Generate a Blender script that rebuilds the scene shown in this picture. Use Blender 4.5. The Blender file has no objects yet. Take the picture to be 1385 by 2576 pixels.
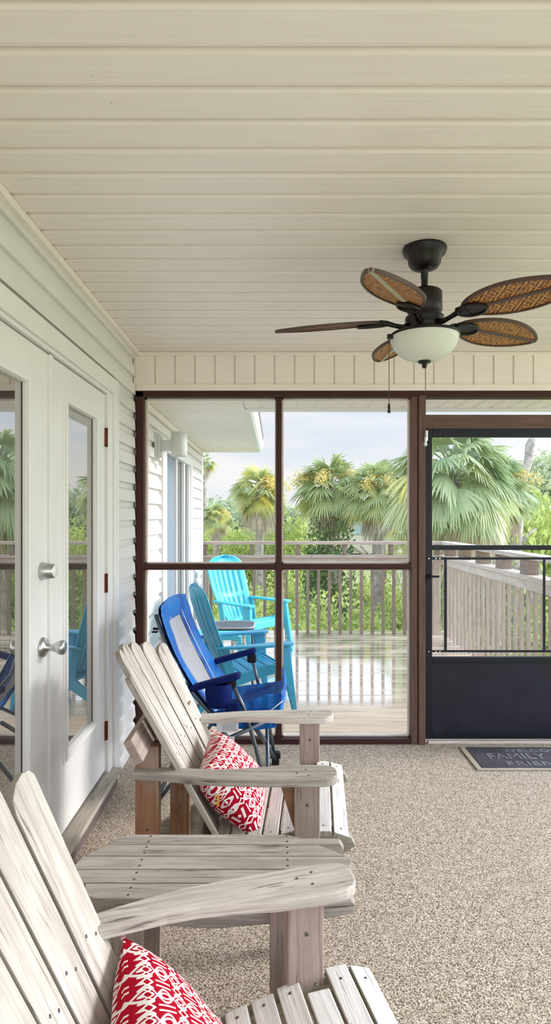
import bpy, bmesh, math, random
from mathutils import Vector, Matrix, Euler, noise
random.seed(7)
PI = math.pi
C = bpy.context.scene.collection
F, CX, HY, EZ = 1540.0, 692.5, 1298.0, 1.467      # focal length in px, vanishing column, horizon row, eye height

# ---------------------------------------------------------------- objects
class MB:
    """collects shapes (verts, faces, uvs, material slots) and links them as ONE mesh object"""
    def __init__(self):
        self.v = []; self.f = []; self.uv = []; self.mi = []; self.sm = []
    def add(self, vs, fs, uvs=None, mi=0, smooth=False, M=None):
        b = len(self.v)
        for p in vs:
            p = Vector(p)
            if M is not None: p = M @ p
            self.v.append(tuple(p))
        for k, f in enumerate(fs):
            self.f.append([b + i for i in f])
            self.uv.append(uvs[k] if uvs else [(vs[i][0] + vs[i][1], vs[i][2]) for i in f])
            self.mi.append(mi); self.sm.append(smooth)
    def prism(self, outline, t, M=None, mi=0, off=None, side=None):
        """outline: (u,v) CCW list, extruded from w=-t to w=0; uv = length/width coordinates of the board"""
        n = len(outline)
        if off is None: off = (random.random() * 20, random.random() * 20)
        vs = [(u, v, 0) for u, v in outline] + [(u, v, -t) for u, v in outline]
        o = off
        fs = [list(range(n)), list(range(2 * n - 1, n - 1, -1))]
        uvs = [[(u + o[0], v + o[1]) for u, v in outline], [(u + o[0] + 3, v + o[1] + 3) for u, v in reversed(outline)]]
        for i in range(n):
            j = (i + 1) % n
            fs.append([i, i + n, j + n, j])
            a, b = outline[i], outline[j]
            horiz = abs(b[0] - a[0]) >= abs(b[1] - a[1])
            if horiz:
                uvs.append([(a[0] + o[0], o[1] + 7), (a[0] + o[0], o[1] + 7 + t), (b[0] + o[0], o[1] + 7 + t), (b[0] + o[0], o[1] + 7)])
            else:
                uvs.append([(o[0] + 9, a[1] + o[1]), (o[0] + 9 + t, a[1] + o[1]), (o[0] + 9 + t, b[1] + o[1]), (o[0] + 9, b[1] + o[1])])
        self.add(vs, fs, uvs, mi, False, M)
        if side is not None:
            for k in range(len(fs) - 2): self.mi[len(self.mi) - len(fs) + 2 + k] = side
    def box(self, x0, x1, y0, y1, z0, z1, mi=0, M=None, grain=None):
        """axis-aligned box; grain axis = longest side unless given"""
        d = [abs(x1 - x0), abs(y1 - y0), abs(z1 - z0)]
        g = 'xyz'.index(grain) if grain else d.index(max(d))
        o = (random.random() * 20, random.random() * 20)
        vs = [(x, y, z) for z in (z0, z1) for y in (y0, y1) for x in (x0, x1)]
        fs = [[0, 2, 3, 1], [4, 5, 7, 6], [0, 1, 5, 4], [2, 6, 7, 3], [0, 4, 6, 2], [1, 3, 7, 5]]
        ax = [2, 2, 1, 1, 0, 0]
        uvs = []
        for k, f in enumerate(fs):
            others = [i for i in range(3) if i != ax[k]]
            if g in others:
                a = g; b = [i for i in others if i != g][0]
            else: a, b = others
            uvs.append([(vs[i][a] + o[0], vs[i][b] + o[1] + k) for i in f])
        self.add(vs, fs, uvs, mi, False, M)
    def tube(self, pts, r, n=8, mi=0, cap=True, M=None, radii=None):
        pts = [Vector(p) for p in pts]
        vs = []; fs = []; uvs = []
        L = 0; Ls = []
        for i, p in enumerate(pts):
            if i: L += (p - pts[i - 1]).length
            Ls.append(L)
            if i == 0: t = pts[1] - p
            elif i == len(pts) - 1: t = p - pts[i - 1]
            else: t = (pts[i + 1] - p).normalized() + (p - pts[i - 1]).normalized()
            t.normalize()
            if i == 0:
                a = Vector((0, 0, 1)) if abs(t.z) < 0.9 else Vector((1, 0, 0))
                u = t.cross(a).normalized()
            else:
                u = (u - t * u.dot(t)).normalized()
            w = t.cross(u)
            rr = radii[i] if radii else r
            for k in range(n):
                a = 2 * PI * k / n
                vs.append(tuple(p + (u * math.cos(a) + w * math.sin(a)) * rr))
        for i in range(len(pts) - 1):
            for k in range(n):
                k2 = (k + 1) % n
                fs.append([i * n + k, i * n + k2, (i + 1) * n + k2, (i + 1) * n + k])
                uvs.append([(Ls[i], k / n), (Ls[i], (k + 1) / n), (Ls[i + 1], (k + 1) / n), (Ls[i + 1], k / n)])
        if cap:
            fs.append(list(range(n - 1, -1, -1))); uvs.append([(0, 0)] * n)
            m = (len(pts) - 1) * n
            fs.append(list(range(m, m + n))); uvs.append([(0, 0)] * n)
        self.add(vs, fs, uvs, mi, True, M)
    def lathe(self, prof, n=32, mi=0, M=None, cx=0, cy=0):
        """prof: (r,z) list from top to bottom"""
        vs = []; fs = []; uvs = []
        for r, z in prof:
            for k in range(n):
                a = 2 * PI * k / n
                vs.append((cx + r * math.cos(a), cy + r * math.sin(a), z))
        for i in range(len(prof) - 1):
            for k in range(n):
                k2 = (k + 1) % n
                fs.append([i * n + k, (i + 1) * n + k, (i + 1) * n + k2, i * n + k2])
                uvs.append([(k / n, i), (k / n, i + 1), ((k + 1) / n, i + 1), ((k + 1) / n, i)])
        self.add(vs, fs, uvs, mi, True, M)
    def build(self, name, mats, parent=None, bevel=0, seg=2, sub=0, autosm=False):
        me = bpy.data.meshes.new(name)
        me.from_pydata(self.v, [], self.f)
        uvl = me.uv_layers.new(name='UVMap')
        i = 0
        for k, f in enumerate(self.f):
            for c in range(len(f)):
                uvl.data[i].uv = self.uv[k][c]; i += 1
        if not isinstance(mats, (list, tuple)): mats = [mats]
        for m in mats: me.materials.append(m)
        for k, p in enumerate(me.polygons):
            p.material_index = self.mi[k]; p.use_smooth = self.sm[k]
        me.update()
        o = bpy.data.objects.new(name, me); C.objects.link(o)
        if parent is not None: o.parent = parent
        if bevel:
            b = o.modifiers.new('Bevel', 'BEVEL'); b.width = bevel; b.segments = seg
            b.limit_method = 'ANGLE'; b.angle_limit = math.radians(40)
        if sub:
            s = o.modifiers.new('Sub', 'SUBSURF'); s.levels = sub; s.render_levels = sub
        return o

def thing(name, label, cat, loc=(0, 0, 0), rz=0, group=None):
    o = bpy.data.objects.new(name, None); C.objects.link(o)
    o.empty_display_size = 0.1
    o.location = loc; o.rotation_euler = (0, 0, rz)
    o['label'] = label; o['category'] = cat
    if group: o['group'] = group
    return o
def tag(o, label, cat, group=None, kind=None):
    o['label'] = label; o['category'] = cat
    if group: o['group'] = group
    if kind: o['kind'] = kind
    return o
def struct(o, label=None):
    o['kind'] = 'structure'
    if label: o['label'] = label
    return o
def dup(root, loc, rz, label, scale=1, group=None, name=None):
    r = root.copy(); C.objects.link(r); r.location = loc; r.rotation_euler = (0, 0, rz)
    r.scale = (scale,) * 3 if not isinstance(scale, tuple) else scale
    r['label'] = label
    if group: r['group'] = group
    for ch in list(root.children):
        c = ch.copy(); C.objects.link(c); c.parent = r
        for g in ch.children:
            d = g.copy(); C.objects.link(d); d.parent = c
    return r

# ---------------------------------------------------------------- materials
class NT:
    def __init__(self, name, world=False):
        if world:
            self.m = bpy.data.worlds.new(name)
        else:
            self.m = bpy.data.materials.new(name)
        self.m.use_nodes = True
        self.t = self.m.node_tree; self.t.nodes.clear()
    def n(self, typ, ins=None, **kw):
        nd = self.t.nodes.new(typ)
        for k, v in kw.items(): setattr(nd, k, v)
        if ins:
            for k, v in ins.items(): self.s(nd, k, v)
        return nd
    def s(self, nd, k, v):
        sock = nd.inputs[k]
        if hasattr(v, 'links') or isinstance(v, bpy.types.NodeSocket): self.t.links.new(v, sock)
        else:
            if isinstance(v, (tuple, list)) and len(v) == 3 and sock.type == 'RGBA': v = (*v, 1)
            sock.default_value = v
    def math(self, op, a, b=None, c=None, clamp=False):
        nd = self.t.nodes.new('ShaderNodeMath'); nd.operation = op; nd.use_clamp = clamp
        for i, x in enumerate((a, b, c)):
            if x is not None: self.s(nd, i, x)
        return nd.outputs[0]
    def mix(self, f, a, b, mode='MIX'):
        nd = self.t.nodes.new('ShaderNodeMix'); nd.data_type = 'RGBA'; nd.blend_type = mode
        self.s(nd, 0, f); self.s(nd, 6, a); self.s(nd, 7, b)
        return nd.outputs[2]
    def ramp(self, f, stops, interp='LINEAR'):
        nd = self.t.nodes.new('ShaderNodeValToRGB'); cr = nd.color_ramp; cr.interpolation = interp
        while len(cr.elements) < len(stops): cr.elements.new(0.5)
        for e, (p, c) in zip(cr.elements, stops):
            e.position = p; e.color = (*c, 1) if len(c) == 3 else c
        self.s(nd, 0, f)
        return nd.outputs[0]
    def noise(self, vec, scale, detail=2, rough=0.5, dist=0, out=0, dim='3D'):
        nd = self.n('ShaderNodeTexNoise', {'Scale': scale, 'Detail': detail, 'Roughness': rough, 'Distortion': dist}, noise_dimensions=dim)
        if vec is not None: self.s(nd, 'Vector', vec)
        return nd.outputs[out]
    def mapping(self, vec, scale=(1, 1, 1), loc=(0, 0, 0), rot=(0, 0, 0)):
        return self.n('ShaderNodeMapping', {'Vector': vec, 'Scale': scale, 'Location': loc, 'Rotation': rot}).outputs[0]
    def coord(self, which='UV'):
        return self.n('ShaderNodeTexCoord').outputs[which]
    def bump(self, h, strength=0.3, dist=0.01):
        return self.n('ShaderNodeBump', {'Height': h, 'Strength': strength, 'Distance': dist}).outputs[0]
    def bsdf(self, **kw):
        nd = self.n('ShaderNodeBsdfPrincipled')
        for k, v in kw.items(): self.s(nd, k.replace('_', ' '), v)
        return nd.outputs[0]
    def out(self, sh):
        o = self.n('ShaderNodeOutputMaterial'); self.t.links.new(sh, o.inputs['Surface'])
        return self.m

def plain(name, col, rough=0.5, metal=0.0, spec=0.5, var=0.06, bump=0.0, bscale=80):
    t = NT(name)
    co = t.coord('Object')
    nz = t.noise(co, 6, 4, 0.6)
    d = tuple(c * (1 - var * 2) for c in col); l = tuple(min(1, c * (1 + var)) for c in col)
    c = t.ramp(nz, [(0.3, d), (0.7, l)])
    kw = dict(Base_Color=c, Roughness=rough, Metallic=metal, Specular_IOR_Level=spec)
    if bump: kw['Normal'] = t.bump(t.noise(co, bscale, 3), bump, 0.003)
    return t.out(t.bsdf(**kw))

def wood(name, light, mid, dark, streak=0.5, rough=0.8, knots=True, stain=None, stain_amt=0.5, paint=0.0):
    """weathered board: uv.x runs along the grain in metres"""
    t = NT(name)
    uv = t.coord('UV')
    warp = t.noise(t.mapping(uv, (2.2, 9, 1)), 1.0, 2, 0.5)
    wv = t.n('ShaderNodeVectorMath', {0: uv, 1: t.n('ShaderNodeCombineXYZ', {0: 0.0, 1: t.math('MULTIPLY', warp, 0.05)}).outputs[0]}, operation='ADD').outputs[0]
    fine = t.noise(t.mapping(wv, (5, 260, 1)), 1.0, 3, 0.6)
    rings = t.noise(t.mapping(wv, (1.6, 75, 1)), 1.0, 3, 0.62)
    blotch = t.noise(t.mapping(uv, (5, 14, 1), (3, 5, 0)), 1.0, 3, 0.6)
    g = t.math('ADD', t.math('MULTIPLY', rings, 0.65), t.math('MULTIPLY', fine, 0.35))
    base = t.ramp(g, [(0.24, dark), (0.38, mid), (0.52, light), (0.75, tuple(min(1, c * 1.12) for c in light))])
    base = t.mix(t.ramp(blotch, [(0.42, (0, 0, 0)), (0.70, (0.75,) * 3)]), base, mid)
    # dark weather cracks running with the grain
    ck = t.noise(t.mapping(wv, (6, 95, 1), (11, 2, 0)), 1.0, 3, 0.6)
    ckm = t.math('MULTIPLY', t.ramp(ck, [(0.56, (0, 0, 0)), (0.66, (1, 1, 1))]), t.ramp(t.noise(t.mapping(uv, (3.5, 14, 1), (1, 9, 0)), 1, 3), [(0.48, (0, 0, 0)), (0.60, (1, 1, 1))]))
    base = t.mix(t.math('MULTIPLY', ckm, streak * 0.8), base, tuple(c * 0.6 for c in dark))
    if knots:
        vo = t.n('ShaderNodeTexVoronoi', {'Vector': t.mapping(uv, (3.2, 9, 1)), 'Scale': 1.0}).outputs['Distance']
        base = t.mix(t.math('MULTIPLY', t.ramp(vo, [(0.03, (1, 1, 1)), (0.12, (0, 0, 0))]), 0.65), base, tuple(c * 0.7 for c in dark))
    if stain:
        sn = t.noise(t.mapping(uv, (3, 8, 1), (7, 7, 0)), 1.0, 3, 0.6)
        base = t.mix(t.math('MULTIPLY', t.ramp(sn, [(0.48, (0, 0, 0)), (0.62, (1, 1, 1))]), stain_amt), base, stain)
    h = t.math('SUBTRACT', g, t.math('MULTIPLY', ckm, 0.8))
    return t.out(t.bsdf(Base_Color=base, Roughness=rough, Specular_IOR_Level=0.25, Normal=t.bump(h, 0.55, 0.004)))

M = {}
M['grey_wood'] = wood('grey_weathered_wood', (.57, .525, .475), (.39, .34, .295), (.13, .105, .085), 1.0)
M['grey_wood2'] = wood('grey_weathered_wood_dark', (.42, .375, .335), (.27, .235, .20), (.095, .075, .06), 1.0)
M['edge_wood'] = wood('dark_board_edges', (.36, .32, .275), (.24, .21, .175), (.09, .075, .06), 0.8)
M['leg_wood'] = wood('pinkish_leg_wood', (.37, .295, .255), (.27, .20, .17), (.12, .075, .06), 0.6)
M['brown_wood'] = wood('brown_leg_wood', (.30, .16, .09), (.20, .10, .055), (.08, .045, .03), 0.5, stain=(.40, .37, .33), stain_amt=0.45)
M['mossy_wood'] = wood('mossy_wood', (.42, .385, .32), (.27, .24, .19), (.08, .068, .05), 0.8, stain=(.21, .20, .14), stain_amt=0.5)
M['seat_wood'] = wood('pale_seat_wood', (.78, .75, .73), (.60, .56, .54), (.28, .23, .20), 0.5)
M['maroon_wood'] = wood('maroon_frame_wood', (.058, .020, .015), (.038, .013, .010), (.018, .007, .006), 0.3, 0.55, knots=False)
M['post_wood'] = wood('brown_post_wood', (.145, .083, .066), (.10, .057, .045), (.04, .024, .02), 0.4, 0.6)
M['rail_wood'] = wood('railing_wood', (.52, .42, .35), (.38, .29, .235), (.17, .115, .09), 0.5)
M['baluster_wood'] = wood('baluster_wood', (.30, .225, .175), (.21, .15, .115), (.09, .06, .045), 0.5)
M['pale_rail'] = wood('pale_rail_wood', (.74, .66, .58), (.58, .48, .40), (.30, .21, .15), 0.5)
M['thresh_wood'] = wood('threshold_wood', (.50, .45, .38), (.35, .30, .25), (.15, .12, .09), 0.5)
M['riser'] = wood('riser_brown', (.17, .13, .115), (.12, .09, .08), (.06, .04, .035), 0.4)

M['vinyl'] = plain('cream_vinyl', (.85, .765, .70), 0.42, var=0.02)
def vinyl_grain():
    t = NT('cream_vinyl_ceiling')
    co = t.coord('Object')
    g = t.noise(t.mapping(co, (3, 90, 3)), 1.0, 3, 0.6)
    s = t.noise(t.mapping(co, (1.2, 1.2, 1.2)), 1.0, 3, 0.6)
    c = t.ramp(g, [(0.3, (.82, .735, .695)), (0.7, (.88, .80, .76))])
    c = t.mix(t.math('MULTIPLY', s, 0.25), c, (.80, .715, .665))
    fl = t.noise(co, 42, 1, 0.3)
    c = t.mix(t.ramp(fl, [(0.83, (0, 0, 0)), (0.85, (.6, .6, .6))]), c, (.25, .2, .15))
    return t.out(t.bsdf(Base_Color=c, Roughness=0.4, Normal=t.bump(g, 0.12, 0.002)))
M['ceiling'] = vinyl_grain()
M['siding'] = plain('white_vinyl_siding', (.74, .715, .68), 0.34, var=0.02, bump=0.05, bscale=120)
M['white_paint'] = plain('white_paint', (.78, .765, .74), 0.36, var=0.015)
M['soffit'] = plain('soffit_white', (.84, .77, .68), 0.55, var=0.03, bump=0.2, bscale=60)
M['gutter'] = plain('gutter_white', (.86, .86, .84), 0.3, var=0.01)
M['dark_gap'] = plain('dark_gap', (.02, .017, .015), 0.9)
M['fan_metal'] = plain('bronze_fan_metal', (.010, .006, .006), 0.36, 0.0, 0.35, var=0.1)
M['blade_trim'] = plain('blade_trim', (.085, .045, .035), 0.45)
M['blade_rib_pale'] = plain('blade_rib_pale', (.42, .36, .25), 0.5)
M['black_metal'] = plain('black_metal', (.008, .010, .015), 0.35, 0.0, 0.25)
M['door_panel'] = plain('dark_kick_panel', (.018, .018, .028), 0.45, 0.0, 0.2, var=0.12)
M['chrome'] = plain('satin_nickel', (.55, .56, .56), 0.28, 1.0, var=0.05)
M['rust'] = plain('rusty_hinge', (.16, .035, .018), 0.65, 0.3, var=0.25)
M['lamp_grey'] = plain('lamp_grey_paint', (.60, .61, .57), 0.5, var=0.04)
M['glove_blue'] = plain('navy_foam', (.003, .012, .10), 0.8, 0.0, 0.15, var=0.12, bump=0.2)
M['tube_grey'] = plain('grey_steel_tube', (.11, .14, .17), 0.3, 0.6)
M['white_cloth'] = plain('white_cloth', (.75, .76, .78), 0.8, var=0.03)
M['mesh_cloth'] = plain('grey_mesh_cloth', (.38, .38, .40), 0.8, var=0.04, bump=0.3, bscale=500)
M['turquoise'] = plain('turquoise_plastic', (.07, .56, .70), 0.4, var=0.04)
M['teal'] = plain('teal_plastic', (.006, .26, .43), 0.4, var=0.04)
M['groove'] = plain('turquoise_slot', (.004, .12, .18), 0.6)
M['orange'] = plain('orange_tag', (.85, .42, .03), 0.6)
M['mat_rubber'] = plain('mat_rubber', (.065, .058, .070), 0.7, var=0.25, bump=0.6, bscale=110)
M['mat_edge'] = plain('mat_edge', (.42, .36, .28), 0.8, var=0.08)
M['mat_text'] = plain('mat_text', (.24, .235, .26), 0.7, var=0.3)
M['screw'] = plain('screw', (.14, .12, .11), 0.5, 0.6)
M['ink'] = plain('label_ink', (.18, .19, .22), 0.8)

def blue_cloth():
    t = NT('blue_nylon')
    co = t.coord('Object')
    w = t.noise(t.mapping(co, (6, 6, 6), rot=(0.4, 0.3, 0.8)), 1.0, 2, 0.5, 0.8)
    fold = t.n('ShaderNodeTexWave', {'Vector': co, 'Scale': 4.0, 'Distortion': 6.0, 'Detail': 1.0}).outputs['Fac']
    c = t.ramp(w, [(0.3, (.003, .05, .30)), (0.7, (.007, .17, .54))])
    return t.out(t.bsdf(Base_Color=c, Roughness=0.5, Specular_IOR_Level=0.3, Normal=t.bump(t.math('ADD', fold, w), 0.5, 0.015)))
M['blue'] = blue_cloth()

def wicker():
    t = NT('woven_wicker')
    uv = t.coord('UV')
    def ax(v, k): return t.n('ShaderNodeSeparateXYZ', {0: v}).outputs[k]
    u = t.math('MULTIPLY', ax(uv, 0), 34.0); v = t.math('MULTIPLY', ax(uv, 1), 34.0)
    # basket weave: bundles of slanting strands alternating in direction
    chk = t.math('SIGN', t.math('MULTIPLY', t.math('SINE', t.math('MULTIPLY', u, PI / 1.2)), t.math('SINE', t.math('MULTIPLY', v, PI))))
    d1 = t.math('SINE', t.math('MULTIPLY', t.math('ADD', u, v), 9.0))
    d2 = t.math('SINE', t.math('MULTIPLY', t.math('SUBTRACT', u, t.math('MULTIPLY', v, 0.4)), 9.0))
    s = t.math('ADD', t.math('MULTIPLY', t.math('GREATER_THAN', chk, 0), d1), t.math('MULTIPLY', t.math('LESS_THAN', chk, 0), t.math('MULTIPLY', d2, 0.35)))
    n = t.noise(uv, 60, 3)
    f = t.math('ADD', t.math('MULTIPLY', s, 0.30), n)
    c = t.ramp(f, [(0.25, (.10, .030, .008)), (0.5, (.33, .125, .025)), (0.8, (.58, .33, .11))])
    return t.out(t.bsdf(Base_Color=c, Roughness=0.55, Normal=t.bump(s, 0.5, 0.003)))
M['wicker'] = wicker()

def carpet():
    t = NT('speckled_carpet')
    co = t.coord('Object')
    tuft = t.n('ShaderNodeTexVoronoi', {'Vector': co, 'Scale': 210.0})
    tone = t.n('ShaderNodeSeparateColor', {0: tuft.outputs['Color']}).outputs[0]
    fine = t.noise(co, 260, 2, 0.6)
    speck = t.noise(t.mapping(co, (1, 1, 1), rot=(0, 0, .6)), 175, 2, 0.65, 0.8)
    clump = t.noise(co, 30, 3, 0.7)
    big = t.noise(co, 1.3, 3, 0.6)
    c = t.ramp(t.math('ADD', t.math('MULTIPLY', tone, 0.6), t.math('MULTIPLY', fine, 0.4)), [(0.15, (.36, .255, .17)), (0.45, (.68, .555, .43)), (0.8, (.92, .80, .66))])
    dk = t.ramp(t.math('ADD', speck, t.math('MULTIPLY', t.math('SUBTRACT', clump, 0.5), 0.22)), [(0.52, (0, 0, 0)), (0.59, (1, 1, 1))])
    c = t.mix(t.math('MULTIPLY', dk, 0.88), c, (.075, .045, .028))
    c = t.mix(t.ramp(big, [(0.35, (0, 0, 0)), (0.7, (.22,) * 3)]), c, (.50, .40, .30))
    h = t.math('SUBTRACT', t.math('ADD', fine, tone), dk)
    return t.out(t.bsdf(Base_Color=c, Roughness=0.95, Specular_IOR_Level=0.1, Normal=t.bump(h, 0.8, 0.006)))
M['carpet'] = carpet()

def deck_mat():
    """boards run along X; rain film beyond the eave gives the gloss"""
    t = NT('wet_deck_boards')
    co = t.coord('Object')
    uv = t.coord('UV')
    y = t.n('ShaderNodeSeparateXYZ', {0: co}).outputs[1]
    x = t.n('ShaderNodeSeparateXYZ', {0: co}).outputs[0]
    rings = t.noise(t.mapping(uv, (2, 70, 1)), 1.0, 3, 0.6)
    base = t.ramp(rings, [(0.3, (.48, .34, .23)), (0.5, (.74, .575, .41)), (0.75, (.90, .76, .58))])
    wobble = t.noise(t.mapping(co, (1.3, 1.5, 1)), 1.0, 3, 0.6)
    wet = t.ramp(t.math('ADD', y, t.math('MULTIPLY', wobble, 0.6)), [(0.0, (0, 0, 0)), (1.0, (1, 1, 1))])
    nd = t.n('ShaderNodeMapRange', {0: t.math('ADD', y, t.math('MULTIPLY', wobble, 0.5)), 1: 4.75, 2: 5.1}); wetf = nd.outputs[0]
    pud = t.ramp(t.noise(t.mapping(co, (1.5, 4, 1), (3, 1, 0)), 1.0, 3, 0.6), [(0.35, (.35, .35, .35)), (0.6, (1, 1, 1))])
    wetf = t.math('MULTIPLY', wetf, pud)
    rough = t.math('SUBTRACT', 0.6, t.math('MULTIPLY', wetf, 0.52))
    nrm = t.bump(rings, 0.12, 0.002)
    b = t.bsdf(Base_Color=base, Roughness=0.7, Normal=nrm)
    g = t.n('ShaderNodeBsdfGlossy', {'Color': (.95, .96, 1, 1), 'Roughness': 0.055, 'Normal': nrm}).outputs[0]
    fr = t.n('ShaderNodeFresnel', {'IOR': 1.8}).outputs[0]
    f = t.math('MULTIPLY', wetf, t.math('MINIMUM', t.math('MULTIPLY', fr, 2.6), 0.95))
    mx = t.n('ShaderNodeMixShader', {0: f, 1: b, 2: g}).outputs[0]
    return t.out(mx)
M['deck'] = deck_mat()

def glass_mat(name, base, ior, tint=(1, 1, 1)):
    t = NT(name)
    b = t.bsdf(Base_Color=base, Roughness=0.3)
    g = t.n('ShaderNodeBsdfGlossy', {'Color': (*tint, 1), 'Roughness': 0.012}).outputs[0]
    fr = t.n('ShaderNodeFresnel', {'IOR': ior}).outputs[0]
    return t.out(t.n('ShaderNodeMixShader', {0: fr, 1: b, 2: g}).outputs[0])
M['door_glass'] = glass_mat('coated_door_glass', (.03, .028, .026), 9.0, (.95, .93, .88))
M['slider_glass'] = glass_mat('slider_glass', (.04, .045, .05), 3.2)
M['slider_screen'] = plain('slider_screen_grey', (.20, .235, .27), 0.8, var=0.03)

def screen_mat():
    t = NT('insect_screen')
    b = t.bsdf(Base_Color=(.5, .5, .5), Roughness=0.6)
    tr = t.n('ShaderNodeBsdfTransparent').outputs[0]
    return t.out(t.n('ShaderNodeMixShader', {0: 0.02, 1: tr, 2: b}).outputs[0])
M['screen'] = screen_mat()

def bowl_mat():
    t = NT('frosted_bowl')
    co = t.coord('Object')
    b = t.bsdf(Base_Color=(.90, .91, .80), Roughness=0.3, Subsurface_Weight=0.0)
    tl = t.n('ShaderNodeBsdfTranslucent', {'Color': (.9, .92, .8, 1)}).outputs[0]
    return t.out(t.n('ShaderNodeMixShader', {0: 0.3, 1: b, 2: tl}).outputs[0])
M['bowl'] = bowl_mat()

def pillow_mat():
    """red cloth with a white interlaced trellis print; one uv unit = one repeat"""
    t = NT('red_trellis_cloth')
    uv = t.coord('UV')
    sp = t.n('ShaderNodeSeparateXYZ', {0: uv}); u = sp.outputs[0]; v = sp.outputs[1]
    def cosd(a, k, ph=0.0): return t.math('COSINE', t.math('ADD', t.math('MULTIPLY', a, k), ph))
    def fr(a): return t.math('ABSOLUTE', t.math('SUBTRACT', t.math('FRACT', a), 0.5))       # 0.5 at integers, 0 at half
    def line(d, w): return t.math('LESS_THAN', t.math('ABSOLUTE', d), w)
    fu = t.math('SUBTRACT', t.math('FRACT', u), 0.5); fv = t.math('SUBTRACT', t.math('FRACT', v), 0.5)
    W = 0.040
    # two interlacing ogee strands up the middle of each repeat
    a = t.math('MULTIPLY', cosd(v, 2 * PI), 0.27)
    l1 = line(t.math('SUBTRACT', fu, a), W * 1.25); l2 = line(t.math('ADD', fu, a), W * 1.25)
    # interlacing strands across
    b = t.math('MULTIPLY', cosd(u, 4 * PI), 0.13)
    fv2 = t.math('SUBTRACT', t.math('FRACT', t.math('ADD', v, 0.5)), 0.5)
    l3 = line(t.math('SUBTRACT', fv2, b), W); l4 = line(t.math('ADD', fv2, b), W)
    # rings at the waist of the ogees
    r1 = t.math('SQRT', t.math('ADD', t.math('POWER', fu, 2.0), t.math('POWER', t.math('MULTIPLY', fv, 0.7), 2.0)))
    l5 = line(t.math('SUBTRACT', r1, 0.115), W * 0.9)
    # diamonds between repeats
    eu = t.math('SUBTRACT', t.math('FRACT', t.math('ADD', u, 0.5)), 0.5)
    dm = t.math('ADD', t.math('ABSOLUTE', eu), t.math('ABSOLUTE', fv2))
    l6 = line(t.math('SUBTRACT', dm, 0.15), W)
    # upright bars
    bar = t.math('MULTIPLY', line(t.math('SUBTRACT', t.math('ABSOLUTE', eu), 0.10), W * 0.9), line(fv, 0.25))
    s = l1
    for k in (l2, l3, l4, l5, l6, bar): s = t.math('MAXIMUM', s, k)
    cl = t.noise(t.mapping(uv, (60, 60, 1)), 1.0, 2)
    red = t.ramp(cl, [(0.3, (.33, .003, .016)), (0.7, (.44, .006, .026))])
    c = t.mix(s, red, (.80, .74, .71))
    return t.out(t.bsdf(Base_Color=c, Roughness=0.9, Specular_IOR_Level=0.08, Normal=t.bump(cl, 0.15, 0.001)))
M['pillow'] = pillow_mat()

def leaf_mat(name, cols, trans=0.3, rough=0.5):
    t = NT(name)
    uv = t.coord('UV')
    f = t.n('ShaderNodeSeparateXYZ', {0: uv}).outputs[0]
    c = t.ramp(f, [(i / (len(cols) - 1), k) for i, k in enumerate(cols)])
    b = t.bsdf(Base_Color=c, Roughness=rough)
    tl = t.n('ShaderNodeBsdfTranslucent', {'Color': c}).outputs[0]
    return t.out(t.n('ShaderNodeMixShader', {0: trans, 1: b, 2: tl}).outputs[0])
M['palm_leaf'] = leaf_mat('palm_leaf', [(.16, .24, .10), (.34, .42, .18), (.50, .56, .28), (.60, .60, .22), (.78, .66, .14)], 0.38)
M['palm_leaf_near'] = leaf_mat('palm_leaf_near', [(.20, .30, .15), (.38, .48, .26), (.54, .60, .34), (.68, .70, .38), (.84, .74, .22)], 0.38)
M['dead_leaf'] = leaf_mat('dead_palm_leaf', [(.42, .33, .24), (.62, .52, .42), (.78, .70, .60)], 0.2, 0.8)
M['bloom'] = leaf_mat('palm_bloom', [(.62, .42, .10), (.80, .62, .18), (.85, .70, .30)], 0.2, 0.8)
M['shrub_leaf'] = leaf_mat('shrub_leaf', [(.20, .28, .06), (.40, .50, .12), (.58, .66, .20), (.80, .78, .30)], 0.38)
M['dark_leaf'] = leaf_mat('ivy_leaf', [(.04, .09, .02), (.12, .21, .05), (.30, .40, .12)])
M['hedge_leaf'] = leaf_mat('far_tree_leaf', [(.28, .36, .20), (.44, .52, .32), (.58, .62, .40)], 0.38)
M['grass'] = leaf_mat('grass_blade', [(.42, .48, .18), (.64, .64, .34), (.82, .76, .50)])
M['trunk'] = plain('palm_trunk', (.40, .35, .29), 0.9, var=0.25, bump=0.8, bscale=30)
M['snag'] = plain('dead_snag', (.48, .43, .39), 0.9, var=0.3, bump=0.8, bscale=30)
M['house_wall'] = plain('cream_house', (.76, .70, .56), 0.7)
M['house_trim'] = plain('pale_trim', (.80, .77, .70), 0.6)
M['house_teal'] = plain('teal_panel', (.40, .56, .56), 0.5)
def ground_mat():
    t = NT('meadow_ground')
    co = t.coord('Object')
    n1 = t.noise(co, 0.25, 5, 0.65); n2 = t.noise(co, 3.0, 4, 0.7)
    c = t.ramp(t.math('ADD', t.math('MULTIPLY', n1, 0.6), t.math('MULTIPLY', n2, 0.4)), [(0.35, (.34, .40, .16)), (0.5, (.54, .56, .28)), (0.65, (.74, .70, .46))])
    return t.out(t.bsdf(Base_Color=c, Roughness=1.0, Specular_IOR_Level=0.05, Normal=t.bump(n2, 0.8, 0.2)))
M['ground'] = ground_mat()
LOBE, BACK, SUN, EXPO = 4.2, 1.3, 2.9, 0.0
# ---------------------------------------------------------------- the porch shell
YW = 3.93      # near face of the screen wall
XW = -0.898    # face of the house wall
XR = 2.45      # right edge of the porch
ZC = 2.52      # ceiling
# floor
b = MB(); b.box(-1.3, XR, -1.6, YW + 0.09, -0.18, 0.0); struct(b.build('floor', M['carpet']))
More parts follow.
